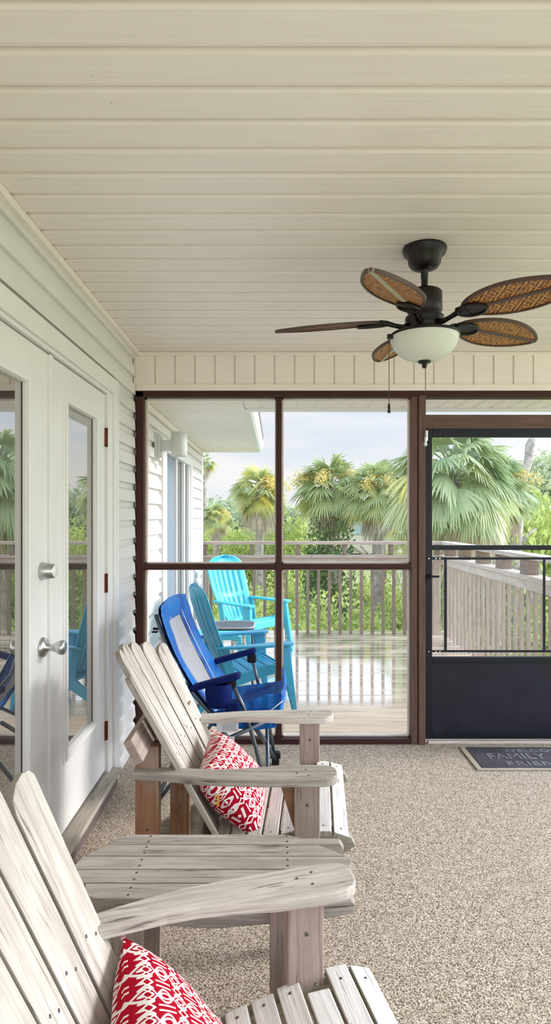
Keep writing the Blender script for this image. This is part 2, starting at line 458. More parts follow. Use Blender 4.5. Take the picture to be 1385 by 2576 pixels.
# ceiling: vinyl planks with real V grooves, running along X
b = MB()
y = 1.379 - 0.126 * 24
prof = []
while y < YW + 0.05:
    yn = y + 0.126
    prof += [(y, ZC + 0.018), (y + 0.005, ZC + 0.018), (y + 0.010, ZC + 0.003), (y + 0.02, ZC), (yn - 0.016, ZC), (yn - 0.001, ZC + 0.0045)]
    y = yn
prof = [(min(p[0], YW + 0.04), p[1]) for p in prof]
vs = []; fs = []
for (py, pz) in prof:
    vs += [(XW - 0.02, py, pz), (XR + 0.35, py, pz)]
for i in range(len(prof) - 1): fs.append([2 * i, 2 * i + 1, 2 * i + 3, 2 * i + 2])
b.add(vs, fs, [[(vs[j][0], vs[j][1]) for j in f] for f in fs])
b.box(XW - 0.4, XR + 0.35, -1.75, YW + 0.04, ZC + 0.03, ZC + 0.12)
struct(b.build('ceiling', M['ceiling']))
# trim between ceiling and house wall
b = MB(); b.box(XW - 0.01, XW + 0.034, -1.6, YW, ZC - 0.030, ZC - 0.001); struct(b.build('trim_1', M['vinyl'], bevel=0.003))

# siding: dutch lap courses (real profile) on the house wall
COURSE = 0.1135
def siding(b, y0, y1, z0, z1):
    k0 = math.floor((z0 - 2.351) / COURSE); z = 2.351 + k0 * COURSE
    pr = []
    while z < z1:
        for dx, dz in ((-0.012, 0.004), (0.008, 0.0), (0.004, 0.068), (-0.018, 0.088), (-0.020, COURSE - 0.0005)):
            zz = z + dz
            pr.append((XW + dx, min(max(zz, z0), z1)))
        z += COURSE
    vs = []; fs = []
    for (px, pz) in pr: vs += [(px, y0, pz), (px, y1, pz)]
    for i in range(len(pr) - 1): fs.append([2 * i, 2 * i + 1, 2 * i + 3, 2 * i + 2])
    b.add(vs, fs)
DY0, DY1, DZ = 1.50, 3.44, 2.215       # door unit outer edges
SY0, SY1, SZ0, SZ1 = 4.80, 6.52, 0.02, 2.01   # sliding door beyond the screen
b = MB()
siding(b, -1.6, 0.02, 0.0, ZC); siding(b, 0.02, DY0, 0.0, ZC); siding(b, DY0, DY1, DZ, ZC); siding(b, DY1, YW - 0.035, 0.0, ZC)
siding(b, YW + 0.02, SY0, 0.0, 2.25); siding(b, SY0, SY1, SZ1 + 0.06, 2.25); siding(b, SY1, 7.44, 0.0, 2.25)
b.box(XW - 0.35, XW - 0.015, -1.6, DY0, 0, ZC); b.box(XW - 0.35, XW - 0.015, DY0, DY1, DZ, ZC); b.box(XW - 0.35, XW - 0.015, DY1, SY0, 0, ZC)
b.box(XW - 0.35, XW - 0.015, SY0, SY1, SZ1 + 0.06, ZC); b.box(XW - 0.35, XW - 0.015, SY1, 7.44, -0.2, ZC)
b.box(XW - 0.35, XW - 0.10, DY0, SY1, 0, DZ)
struct(b.build('wall_left', M['siding']))
# corner board of the house
b = MB(); b.box(XW - 0.36, XW + 0.012, 7.40, 7.50, -3.0, 2.25); b.box(XW - 6, XW - 0.3, 7.40, 7.48, -3.0, 2.6); struct(b.build('trim_2', M['white_paint'], bevel=0.004))
# frieze trim strips under both ceilings on the siding
b = MB(); b.box(XW - 0.01, XW + 0.022, YW + 0.1, 7.44, 2.205, 2.25); struct(b.build('trim_3', M['vinyl'], bevel=0.003))

# ---- french doors (door_1): casing + two leaves
d = thing('door_1', 'white double french door with glazed leaves in the house wall', 'door'); del d['category']; struct(d)
XC = XW + 0.022      # face of casing
b = MB()
b.box(XW - 0.02, XC, 3.345, DY1, 0.0, DZ)            # right casing
b.box(XW - 0.02, XC, DY0, 3.345, 2.135, DZ)          # head casing
b.box(XW - 0.02, XC, DY0, DY0 + 0.09, 0.0, 2.135)
b.box(XW - 0.08, XC - 0.012, 3.262, 3.345, 0.09, 2.135)  # rebated jamb
b.box(XW - 0.08, XC - 0.012, 1.59, 3.262, 2.118, 2.135)
b.build('casing', M['white_paint'], d, bevel=0.004)
XD = XW - 0.008      # face of the leaves
def leaf(y0, y1, gy0, gy1, gz0, gz1, astragal=False):
    b = MB()
    z0, z1 = 0.115, 2.112
    t = 0.045
    b.box(XD - t, XD, y0, gy0, z0, z1); b.box(XD - t, XD, gy1, y1, z0, z1)
    b.box(XD - t, XD, gy0, gy1, z0, gz0); b.box(XD - t, XD, gy0, gy1, gz1, z1)
    l = b.build('door_leaf', M['white_paint'], d, bevel=0.002)
    # raised moulding round the glass: two steps
    m = MB()
    for w, x1, x0 in ((0.034, XD + 0.006, XD - 0.02), (0.020, XD + 0.015, XD - 0.02)):
        i = 0.0 if w < 0.03 else -0.012
        a0, a1, c0, c1 = gy0 + i - 0.004, gy1 - i + 0.004, gz0 + i - 0.004, gz1 - i + 0.004
        m.box(x0, x1, a0, a0 + w, c0, c1); m.box(x0, x1, a1 - w, a1, c0, c1)
        m.box(x0, x1, a0 + w, a1 - w, c0, c0 + w); m.box(x0, x1, a0 + w, a1 - w, c1 - w, c1)
    m.build('glazing_moulding', M['white_paint'], l, bevel=0.003)
    g = MB(); g.box(XD - 0.020, XD - 0.012, gy0 - 0.002, gy1 + 0.002, gz0, gz1); g.build('glass_pane', M['door_glass'], l)
    g = MB(); e = 0.018
    g.box(XD - 0.022, XD - 0.006, gy0 + e - 0.003, gy0 + e + 0.006, gz0 + e, gz1 - e); g.box(XD - 0.022, XD - 0.010, gy1 - e - 0.002, gy1 - e + 0.001, gz0 + e, gz1 - e)
    g.build('dark_gasket', M['dark_gap'], l)
    return l
l1 = leaf(1.60, 2.446, 1.76, 2.235, 0.42, 1.97)
l2 = leaf(2.452, 3.258, 2.625, 3.085, 0.42, 1.97)
g = MB(); g.box(XD - 0.02, XD + 0.012, 2.432, 2.466, 0.118, 2.110); g.build('astragal', M['white_paint'], l1, bevel=0.003)
# lock and knob, axis along X
def lathe_x(mb, prof, y, z, n=24, mi=0):
    Mx = Matrix.Translation((0, y, z)) @ Matrix.Rotation(PI / 2, 4, 'Y')
    mb.lathe(prof, n, mi, Mx)
k = MB(); lathe_x(k, [(0.0, XD), (0.036, XD), (0.036, XD + 0.004), (0.031, XD + 0.022), (0.027, XD + 0.048), (0.024, XD + 0.050)], 2.375, 1.253)
k.build('deadbolt', M['chrome'], l1)
k = MB(); lathe_x(k, [(0.024, XD + 0.050), (0.023, XD + 0.053), (0.0, XD + 0.053)], 2.375, 1.253); k.box(XD + 0.052, XD + 0.0545, 2.3735, 2.3765, 1.243, 1.263)
k.build('keyhole_face', M['white_paint'], l1)
k = MB(); lathe_x(k, [(0.0, XD), (0.040, XD), (0.040, XD + 0.005), (0.034, XD + 0.014), (0.017, XD + 0.020), (0.014, XD + 0.032), (0.013, XD + 0.040), (0.018, XD + 0.052), (0.028, XD + 0.070), (0.0285, XD + 0.084), (0.024, XD + 0.090), (0.0, XD + 0.091)], 2.375, 0.957)
k.build('door_knob', M['chrome'], l1)
for z in (1.885, 1.11, 0.325):
    h = MB(); h.box(XD - 0.002, XD + 0.006, 3.245, 3.295, z - 0.05, z + 0.05); h.tube([(XD + 0.008, 3.262, z - 0.05), (XD + 0.008, 3.262, z + 0.05)], 0.006, 8)
    h.build('hinge', M['rust'], l2)
# threshold and riser
b = MB(); b.box(XW - 0.06, XW + 0.062, DY0 + 0.02, 3.335, 0.078, 0.100); b.build('threshold', M['thresh_wood'], d, bevel=0.003)
b = MB(); b.box(XW - 0.06, XW + 0.040, DY0 + 0.02, 3.330, 0.0, 0.078); b.build('riser', M['riser'], d)

# ---- sliding door beyond the screen wall (door_2)
d = thing('door_2', 'white framed sliding glass door on the outdoor part of the house wall', 'door'); del d['category']; struct(d)
b = MB()
for (a0, a1, c0, c1) in ((SY0 - 0.0, SY0 + 0.17, 0, SZ1 + 0.06), (SY1 - 0.10, SY1, 0, SZ1 + 0.06), (SY0 + 0.17, SY1 - 0.10, SZ1 - 0.02, SZ1 + 0.06), (SY0 + 0.17, SY1 - 0.1, 0, 0.06)):
    b.box(XW - 0.04, XW + 0.02, a0, a1, c0, c1)
b.build('casing', M['white_paint'], d, bevel=0.003)
b = MB(); b.box(XW - 0.055, XW - 0.004, SY0 + 0.17, SY0 + 0.20, 0.06, SZ1 - 0.02); b.box(XW - 0.055, XW - 0.004, 5.585, 5.64, 0.06, SZ1 - 0.02); b.box(XW - 0.03, XW - 0.0, 6.02, 6.10, 0.06, SZ1 - 0.02); b.box(XW - 0.03, XW - 0.0, 6.36, 6.42, 0.06, SZ1 - 0.02)
b.build('door_frame', M['white_paint'], d, bevel=0.002)
b = MB(); b.box(XW - 0.030, XW - 0.022, SY0 + 0.20, 5.585, 0.06, SZ1 - 0.02); b.build('screen_panel', M['slider_screen'], d)
b = MB(); b.box(XW - 0.040, XW - 0.032, 5.64, SY1 - 0.1, 0.06, SZ1 - 0.02); b.build('glass_pane', M['slider_glass'], d)

# ---- frieze panel over the screen wall
b = MB()
zf0, zf1 = 2.27, ZC
xs = []; x = (390 - CX) / F * YW - 0.127 * 1
vs = []; pr = [(XW, YW - 0.002)]
while x < XR + 0.3:
    pr += [(x - 0.006, YW - 0.002), (x - 0.003, YW + 0.009), (x + 0.003, YW + 0.009), (x + 0.005, YW - 0.003)]
    x += 0.1276
for (px, py) in pr: vs += [(px, py, zf0), (px, py, zf1)]
fs = [[2 * i, 2 * i + 2, 2 * i + 3, 2 * i + 1] for i in range(len(pr) - 1)]
b.add(vs, fs)
b.box(XW, XR + 0.3, YW + 0.012, YW + 0.14, zf0, zf1 + 0.02)
struct(b.build('wall_back', M['vinyl']))
b = MB(); b.box(XW, XR + 0.3, YW - 0.014, YW + 0.0, zf0, zf0 + 0.040); b.box(XW, XR + 0.3, YW - 0.012, YW, zf1 - 0.024, zf1 - 0.002); b.box(XW - 0.01, XW + 0.012, YW - 0.012, YW, zf0, zf1)
struct(b.build('trim_4', M['vinyl'], bevel=0.002))

# ---- screen wall frame
def px(x, Y=YW): return (x - CX) / F * Y
def pz(y, Y=YW): return EZ - (y - HY) / F * Y
T = 0.088
win = thing('window_1', 'brown wooden frame holding the insect screens of the porch end wall', 'window'); del win['category']; struct(win)
def post(name, x0, x1, z0, z1, m, y0=YW, t=T, dz=0.004):
    b = MB(); b.box(x0, x1, y0, y0 + t, z0, z1); return b.build(name, m, win, bevel=dz)
post('frame_post', px(341), px(361), 0.0, 2.268, M['maroon_wood'])
post('frame_post', px(694), px(708), 0.035, pz(1000), M['maroon_wood'])
post('frame_post', px(1034), px(1050.5), 0.0, pz(995), M['post_wood'])
post('frame_post', px(1051.5), px(1069), 0.0, pz(995), M['post_wood'], YW - 0.012)
post('top_rail', px(341), XR, pz(999), 2.27, M['maroon_wood'])
post('middle_rail', px(361), px(694), pz(1433), pz(1419), M['maroon_wood'])
post('middle_rail', px(708), px(1034), pz(1433), pz(1419), M['maroon_wood'])
post('bottom_rail', px(361), px(1034), 0.0, 0.034, M['maroon_wood'], YW, T - 0.002)
post('door_header', px(1069), XR, pz(1078), pz(1043), M['post_wood'])
post('frame_post', px(1430), px(1470), 0.0, pz(1043), M['post_wood'])
# pale screen stops lining the openings
b = MB()
for (x0, x1, z0, z1) in ((px(361), px(694), pz(1419), pz(999)), (px(708), px(1034), pz(1419), pz(999)), (px(361), px(694), 0.034, pz(1433)), (px(708), px(1034), 0.034, pz(1433))):
    w = 0.012; ya, yb = YW + 0.05, YW + T + 0.004
    b.box(x0, x0 + w, ya, yb, z0, z1); b.box(x1 - w * 0.6, x1, ya, yb, z0, z1); b.box(x0, x1, ya, yb, z0, z0 + w * 0.6); b.box(x0, x1, ya, yb, z1 - w * 0.6, z1)
b.build('screen_stop', M['pale_rail'], win)
b = MB()
for (x0, x1, z0, z1) in ((px(361), px(694), 0.034, pz(999)), (px(708), px(1034), 0.034, pz(999))):
    b.box(x0, x1, YW + 0.062, YW + 0.0622, z0, z1)
b.build('insect_screen', M['screen'], win)
# clip on the post by the door top and small white caps on the house side
b = MB(); b.box(px(1065), px(1073), YW - 0.03, YW - 0.008, pz(1111), pz(1084)); b.build('door_clip', M['chrome'], win, bevel=0.002)

# ---- black screen door (door_3)
d = thing('door_3', 'black metal screen door with solid kick panel and mesh guard', 'door'); del d['category']; struct(d)
x0, x1 = px(1070.5), px(1424); y0, y1 = YW + 0.012, YW + 0.045
zt, zb = pz(1077), 0.03
b = MB()
b.box(x0, px(1087.5), y0, y1, zb, zt); b.box(x1 - 0.045, x1, y0, y1, zb, zt)
b.box(px(1087.5), x1 - 0.045, y0, y1, pz(1099), zt)
b.box(px(1087.5), x1 - 0.045, y0, y1, pz(1384), pz(1372)); b.box(px(1087.5), x1 - 0.045, y0, y1, pz(1668), pz(1654.5))
b.box(px(1087.5), x1 - 0.045, y0, y1, zb, pz(1846))
b.build('door_frame', M['black_metal'], d, bevel=0.003)
b = MB(); b.box(px(1087.5), x1 - 0.045, y0 + 0.012, y0 + 0.02, pz(1848), pz(1666)); b.build('kick_panel', M['door_panel'], d)
b = MB(); b.box(px(1087.5), x1 - 0.045, y0 + 0.02, y0 + 0.0202, pz(1655), pz(1099)); b.build('insect_screen', M['screen'], d)
gd = MB()
yb_ = y0 - 0.008
gd.box(px(1074), x1 - 0.01, yb_, yb_ + 0.007, pz(1408), pz(1402)); gd.box(px(1074), x1 - 0.01, yb_, yb_ + 0.007, pz(1641.5), pz(1636))
gd.box(px(1117), px(1123.5), yb_ - 0.002, yb_ + 0.007, pz(1641), pz(1402)); gd.box(px(1366), px(1371.5), yb_ - 0.002, yb_ + 0.007, pz(1641), pz(1402))
go = gd.build('guard_frame', M['black_metal'], d, bevel=0.001)
# diamond wire mesh inside the guard: real crossing strands
gx0, gx1, gz0, gz1 = px(1123), px(1366.5), pz(1637), pz(1407)
b = MB(); w = gx1 - gx0; h = gz1 - gz0; pitch = 0.0145; r = 0.00045
for sgn in (1, -1):
    k = -h / 1.25
    while k < w:
        # line x = k + s, z = sgn*1.25*s
        s0 = max(0, -k); s1 = min(h / 1.25, w - k)
        if s1 > s0:
            za = gz0 + 1.25 * s0 if sgn > 0 else gz1 - 1.25 * s0
            zb2 = gz0 + 1.25 * s1 if sgn > 0 else gz1 - 1.25 * s1
            b.tube([(gx0 + k + s0, yb_ + 0.004, za), (gx0 + k + s1, yb_ + 0.004, zb2)], r, 3, cap=False)
        k += pitch
b.build('wire_mesh', M['chrome'], go)
b = MB(); b.box(px(1071), px(1079), y0 - 0.012, y0, pz(1470), pz(1432)); b.tube([(px(1076), y0 - 0.01, pz(1449)), (px(1076), y0 - 0.045, pz(1449)), (px(1100), y0 - 0.05, pz(1449))], 0.0075, 8)
b.lathe([(0.0, 0.0), (0.013, 0.0), (0.014, 0.02), (0.0, 0.022)], 12, 0, Matrix.Translation((px(1078), y0 - 0.008, pz(1452))) @ Matrix.Rotation(PI / 2, 4, 'X'))
b.build('door_handle', M['black_metal'], d, bevel=0.001)
b = MB()
for (x, y) in ((1078, 1405), (1096, 1405), (1106, 1405), (1078, 1639), (1096, 1639), (1106, 1639)):
    b.box(px(x) - 0.004, px(x) + 0.004, yb_ - 0.004, yb_, pz(y) - 0.004, pz(y) + 0.004)
b.build('screw_heads', M['chrome'], d)
b = MB(); b.box(x0 + 0.02, x1, y0 + 0.0, y1, 0.001, 0.018); struct(b.build('trim_5', M['pale_rail']))

# ---- exterior: eave soffit beyond the screen wall, house-side soffit, gutter
ZS = 2.252
b = MB(); pr = []
x = -0.232; 
while x < XR + 0.3:
    pr += [(x, ZS + 0.008), (x + 0.010, ZS + 0.008), (x + 0.014, ZS), (x + 0.110, ZS)]
    x += 0.1276
vs = []
for (a, c) in pr: vs += [(a, YW + 0.13, c), (a, 4.47, c)]
b.add(vs, [[2 * i, 2 * i + 1, 2 * i + 3, 2 * i + 2] for i in range(len(pr) - 1)])
b.box(-0.232, XR + 0.3, YW + 0.1, 4.47, ZS + 0.02, ZS + 0.05)
struct(b.build('trim_6', M['vinyl']))
b = MB(); b.box(-0.20, XR + 0.3, 4.47, 4.495, ZS - 0.022, ZS + 0.22); b.box(-0.20, XR + 0.3, 4.44, 4.475, ZS - 0.012, ZS + 0.01); struct(b.build('trim_7', M['gutter'], bevel=0.002))
b = MB(); b.box(XW - 0.02, -0.228, YW + 0.09, 7.49, ZS, ZS + 0.05); struct(b.build('trim_8', M['soffit']))
gut = MB()
pr = [(-0.228, ZS + 0.10), (-0.228, ZS - 0.004), (-0.190, ZS - 0.004), (-0.170, ZS + 0.012), (-0.165, ZS + 0.04), (-0.150, ZS + 0.06), (-0.146, ZS + 0.10), (-0.152, ZS + 0.10)]
vs = []
for (a, c) in pr: vs += [(a, 4.48, c), (a, 7.51, c)]
gut.add(vs, [[2 * i, 2 * i + 1, 2 * i + 3, 2 * i + 2] for i in range(len(pr) - 1)] + [[2 * i + 1 for i in range(len(pr))], [2 * i for i in range(len(pr))][::-1]])
tag(gut.build('rain_gutter', M['gutter']), 'white rain gutter along the edge of the house roof soffit', 'gutter')
b = MB(); b.box(XW - 5, -0.22, 7.49, 7.515, ZS - 0.006, ZS + 0.16); struct(b.build('trim_9', M['gutter']))
# roof deck over everything
b = MB(); b.box(-5, XR + 0.4, -1.8, 4.49, 2.66, 2.72); b.box(-5, -0.15, 4.49, 7.52, 2.40, 2.46); struct(b.build('roof', M['riser']))

# ---- wall lamp outside
t = thing('wall_lamp', 'pale grey cylinder wall lamp on the outdoor siding beside the sliding door', 'lamp', (XW, 4.60, 1.99))
b = MB(); b.box(0.0, 0.022, -0.075, 0.075, -0.095, 0.10); b.box(0.02, 0.042, -0.062, 0.062, -0.08, 0.085); b.build('back_plate', M['lamp_grey'], t, bevel=0.006)
b = MB(); b.box(0.04, 0.125, -0.030, 0.030, -0.035, 0.045); b.build('arm', M['lamp_grey'], t, bevel=0.004)
b = MB(); b.lathe([(0.0, 0.105), (0.055, 0.105), (0.060, 0.100), (0.060, -0.072), (0.056, -0.075), (0.052, -0.072), (0.052, 0.09), (0.0, 0.09)], 32, 0, Matrix.Translation((0.175, 0, 0)))
b.build('cylinder_shade', M['lamp_grey'], t)
b = MB(); b.lathe([(0.0, 0.03), (0.03, 0.02), (0.035, -0.04), (0.0, -0.055)], 16, 0, Matrix.Translation((0.175, 0, 0))); b.build('bulb', M['white_paint'], t)

# ---- deck and railings
deck = MB()
y = 4.02
rr = random.Random(3)
while y < 7.72:
    tilt = rr.uniform(-0.0012, 0.0012); h = rr.uniform(-0.001, 0.001)
    x0_, x1_ = XW, 2.20
    w = 0.137
    o = (rr.random() * 9, rr.random() * 9)
    c = [(0, -0.003), (0.004, 0.0), (w - 0.004, tilt), (w, tilt - 0.003)]
    vs = []
    for (dy, dz) in c: vs += [(x0_, y + dy, h + dz), (x1_, y + dy, h + dz)]
    vs += [(x0_, y, -0.035), (x1_, y, -0.035), (x0_, y + w, -0.035), (x1_, y + w, -0.035)]
    fs = [[0, 1, 3, 2], [2, 3, 5, 4], [4, 5, 7, 6], [8, 9, 1, 0], [6, 7, 11, 10]]
    deck.add(vs, fs, [[(vs[i][0] + o[0], vs[i][1] + o[1]) for i in f] for f in fs])
    y += 0.142
deck.box(XW, 2.2, 4.02, 7.72, -0.25, -0.045)
struct(deck.build('floor_deck', M['deck']))

YB = 7.62; XB = 2.10
def railing(name, label, L, loc, rz, n_stub, stub_w, hidden=()):
    """local: runs along +x from 0 to L; +y is the outside"""
    t = thing(name, label, 'railing', loc, rz)
    b = MB(); b.box(-0.02, L, -0.05, 0.10, 1.112, 1.150); b.build('top_cap', M['pale_rail'] if rz else M['rail_wood'], t, bevel=0.004)
    b = MB(); b.box(0, L, -0.06, 0.09, 0.945, 0.980); b.build('ledge_board', M['pale_rail'] if rz else M['rail_wood'], t, bevel=0.004)
    b = MB(); b.box(0, L, -0.045, -0.005, 0.865, 0.944); b.build('face_board', M['pale_rail'] if rz else M['rail_wood'], t, bevel=0.003)
    for i in range(n_stub):
        x = 0.02 + i * 0.578
        b = MB(); b.box(x, x + stub_w, -0.03, 0.06, 0.98, 1.112); b.build('stub_post', M['baluster_wood'], t)
    return t
t = railing('deck_railing', 'brown wooden railing across the far end of the deck', 3.08, (XW - 0.02, YB, 0), 0, 6, 0.045)
x = 0.10
while x < 3.0:
    b = MB(); b.box(x, x + 0.036, -0.044, -0.006, -0.03, 0.865); b.build('baluster', M['baluster_wood'], t); x += 0.1333
b = MB(); b.box(0.0, 0.085, -0.05, 0.05, -0.03, 0.90); b.build('corner_post', M['rail_wood'], t)
b = MB(); b.box(2.87, 2.96, -0.05, 0.04, -0.03, 0.90); b.build('corner_post', M['rail_wood'], t)
t = railing('deck_railing', 'pale wooden railing along the right side of the deck, seen through the screen door', 3.4, (XB, YB - 0.1, 0), -PI / 2, 6, 0.16)
x = 0.12
while x < 3.3:
    b = MB(); b.box(x, x + 0.036, -0.036, -0.008, -0.03, 0.865); b.build('baluster', M['rail_wood'], t); x += 0.138
b = MB(); b.box(2.86, 2.95, 0.0, 0.09, -0.03, 0.90); b.build('corner_post', M['pale_rail'], t)
# ---------------------------------------------------------------- ceiling fan
FX, FY = 0.586, 2.41
t = thing('ceiling_fan', 'dark bronze ceiling fan with five woven wicker blades and a frosted bowl light', 'ceiling fan', (FX, FY, ZC))
b = MB(); b.lathe([(0.0, 0.002), (0.084, 0.002), (0.087, -0.008), (0.080, -0.017), (0.081, -0.023), (0.065, -0.033), (0.063, -0.060), (0.052, -0.076), (0.030, -0.084), (0.0, -0.084)], 40); b.build('canopy', M['fan_metal'], t)
b = MB(); b.lathe([(0.0, -0.08), (0.024, -0.08), (0.015, -0.092), (0.013, -0.125), (0.013, -0.165), (0.032, -0.172), (0.040, -0.19), (0.040, -0.20), (0.0, -0.20)], 24); b.build('downrod', M['fan_metal'], t)
b = MB(); b.lathe([(0.0, -0.165), (0.060, -0.168), (0.068, -0.176), (0.069, -0.245), (0.060, -0.262), (0.074, -0.270), (0.076, -0.285), (0.060, -0.297), (0.062, -0.318), (0.066, -0.335), (0.055, -0.348), (0.0, -0.35)], 40); b.build('motor_housing', M['fan_metal'], t)
b = MB(); b.lathe([(0.055, -0.330), (0.132, -0.338), (0.136, -0.342), (0.136, -0.349), (0.12, -0.352), (0.0, -0.352)], 48); b.build('light_fitter', M['fan_metal'], t)
b = MB(); prof = [(0.133, -0.345)]
for i in range(1, 15):
    a = i / 14 * PI / 2; prof.append((0.133 * math.cos(a) ** 0.85 if i < 14 else 0.0, -0.345 - 0.100 * math.sin(a) ** 1.05))
b.lathe(prof, 56); b.build('glass_bowl', M['bowl'], t)
b = MB(); b.lathe([(0.0, -0.440), (0.026, -0.443), (0.024, -0.450), (0.010, -0.455), (0.010, -0.465), (0.006, -0.471), (0.0, -0.472)], 20); b.build('finial', M['fan_metal'], t)
def chain(x, y, z0, z1, fob):
    b = MB(); b.tube([(x, y, z0), (x, y, z1)], 0.0013, 6)
    z = z0
    while z > z1:
        b.lathe([(0, z + 0.0018), (0.0020, z), (0, z - 0.0018)], 6, 0, None, x, y); z -= 0.006
    c = b.build('pull_chain', M['blade_trim'], t)
    f = MB(); f.lathe([(0.0, z1 + 0.002), (0.003, z1), (0.0055, z1 - 0.012), (0.0045, z1 - fob * 0.6), (0.007, z1 - fob + 0.004), (0.004, z1 - fob), (0, z1 - fob)], 12, 0, None, x, y)
    return c, f
c, f = chain(-0.143, -0.02, -0.356, -0.615, 0.036); f.build('fob', M['fan_metal'], c)
b = MB(); b.box(-0.150, -0.128, -0.03, -0.012, -0.362, -0.345); b.build('chain_housing', M['fan_metal'], t)
c, f = chain(0.004, 0.0, -0.47, -0.735, 0.044); f.build('fob', M['chrome'], c)
ZB = -0.277
def blade(ang, pitch, pale):
    A = Matrix.Rotation(math.radians(ang), 4, 'Z') @ Matrix.Translation((0, 0, ZB)) @ Matrix.Rotation(math.radians(pitch), 4, 'X') @ Matrix.Rotation(math.radians(1.5), 4, 'Y')
    # oval outline
    L0, L1, W = 0.160, 0.600, 0.099
    N = 26
    def half(s):        # s 0..1 along the blade
        return W * (math.sin(PI * min(1, s) ** 0.92) ** 0.62 if 0 < s < 1 else 0)
    up = [(L0 + (L1 - L0) * i / N, half(i / N)) for i in range(N + 1)]
    def ring(sc, off=0.0):
        cx = (L0 + L1) / 2
        pts = [(cx + (u - cx) * (1 - sc / 0.24), max(0, v - sc)) for u, v in up]
        return [(u, -v) for u, v in pts] + [(u, v) for u, v in reversed(pts[1:-1])]
    b = MB(); ou = ring(0.006)
    b.prism(ou, 0.005, A @ Matrix.Translation((0, 0, 0.0025)), off=(0, 0)); p = b.build('wicker_blade', M['wicker'], t)
    b = MB(); o1, o2 = ring(0.0), ring(0.009); n = len(o1)
    for zz, fl in ((0.006, 1), (-0.006, -1)):
        vs = [(u, v, zz) for u, v in o1] + [(u, v, zz) for u, v in o2]
        fs = [[i, (i + 1) % n, n + (i + 1) % n, n + i][::fl] for i in range(n)]
        b.add(vs, fs, M=A)
    vs = [(u, v, 0.006) for u, v in o1] + [(u, v, -0.006) for u, v in o1]
    b.add(vs, [[i, n + i, n + (i + 1) % n, (i + 1) % n] for i in range(n)], M=A)
    b.build('blade_rim', M['blade_trim'], p)
    b = MB(); b.box(L0 + 0.02, L1 - 0.004, -0.009, 0.009, -0.007, 0.007, M=A); b.build('centre_rib', M['blade_rib_pale'] if pale else M['blade_trim'], p, bevel=0.002)
    # iron bracket with oval medallion under the blade root
    b = MB()
    R = Matrix.Rotation(math.radians(ang), 4, 'Z')
    b.tube([(0.055, 0, -0.30), (0.085, 0, -0.305), (0.115, 0, -0.297), (0.145, 0, -0.287), (0.175, 0, -0.284)], 0.010, 10, M=R, radii=[0.014, 0.010, 0.009, 0.011, 0.013])
    ov = [(0.205 + 0.058 * math.cos(k / 28 * 2 * PI), 0.040 * math.sin(k / 28 * 2 * PI)) for k in range(28)]
    b.prism(ov, 0.006, A @ Matrix.Translation((0, 0, -0.005)))
    ri = []
    for k in range(29):
        a = k / 28 * 2 * PI; ri.append((0.205 + 0.056 * math.cos(a), 0.038 * math.sin(a), -0.012))
    b.tube(ri, 0.006, 6, M=A)
    b.prism([(0.15, -0.025), (0.19, -0.035), (0.19, 0.035), (0.15, 0.025)], 0.01, A @ Matrix.Translation((0, 0, -0.003)))
    b.build('blade_bracket', M['fan_metal'], p)
for ang, pale in ((25, 0), (97, 1), (169, 0), (241, 1), (313, 0)):
    blade(ang, -13, pale)

# ---------------------------------------------------------------- weathered adirondack chairs
def slat_shape(w0, w1, L, tip):
    """tapered slat along u with a rounded top; tip = 'round' or 'corner'"""
    o = [(0, -w0 / 2)]
    n = 8
    if tip == 'round':
        for i in range(n + 1):
            a = -PI / 2 + PI * i / n
            o.append((L - w1 * 0.42 + w1 * 0.42 * math.cos(a), w1 / 2 * math.sin(a)))
    elif tip == 'near':      # rounded on the +v corner
        o += [(L - 0.06, -w1 / 2), (L - 0.03, -w1 * 0.42), (L - 0.008, -w1 * 0.15), (L, w1 * 0.15), (L - 0.004, w1 * 0.38), (L - 0.02, w1 / 2)]
    else:
        o += [(L - 0.02, -w1 / 2), (L - 0.004, -w1 * 0.38), (L, -w1 * 0.15), (L - 0.008, w1 * 0.15), (L - 0.03, w1 * 0.42), (L - 0.06, w1 / 2)]
    o.append((0, w0 / 2))
    return o
SCREW = MB(); SCREW.lathe([(0.0, 0.0012), (0.0035, 0.0012), (0.004, -0.002)], 8)
SCREW_ME = None
def screw(m, parent):
    global SCREW_ME
    if SCREW_ME is None:
        o = SCREW.build('screw', M['screw'], parent); SCREW_ME = o.data
    else:
        o = bpy.data.objects.new('screw', SCREW_ME); C.objects.link(o); o.parent = parent
    o.matrix_local = m; return o
def frame_m(o, ex, ey):
    """matrix with local x=ex (length), y=ey (width), z = ex x ey"""
    ex = Vector(ex).normalized(); ey = Vector(ey); ey = (ey - ex * ey.dot(ex)).normalized(); ez = ex.cross(ey)
    m = Matrix((ex, ey, ez)).transposed().to_4x4(); m.translation = Vector(o); return m

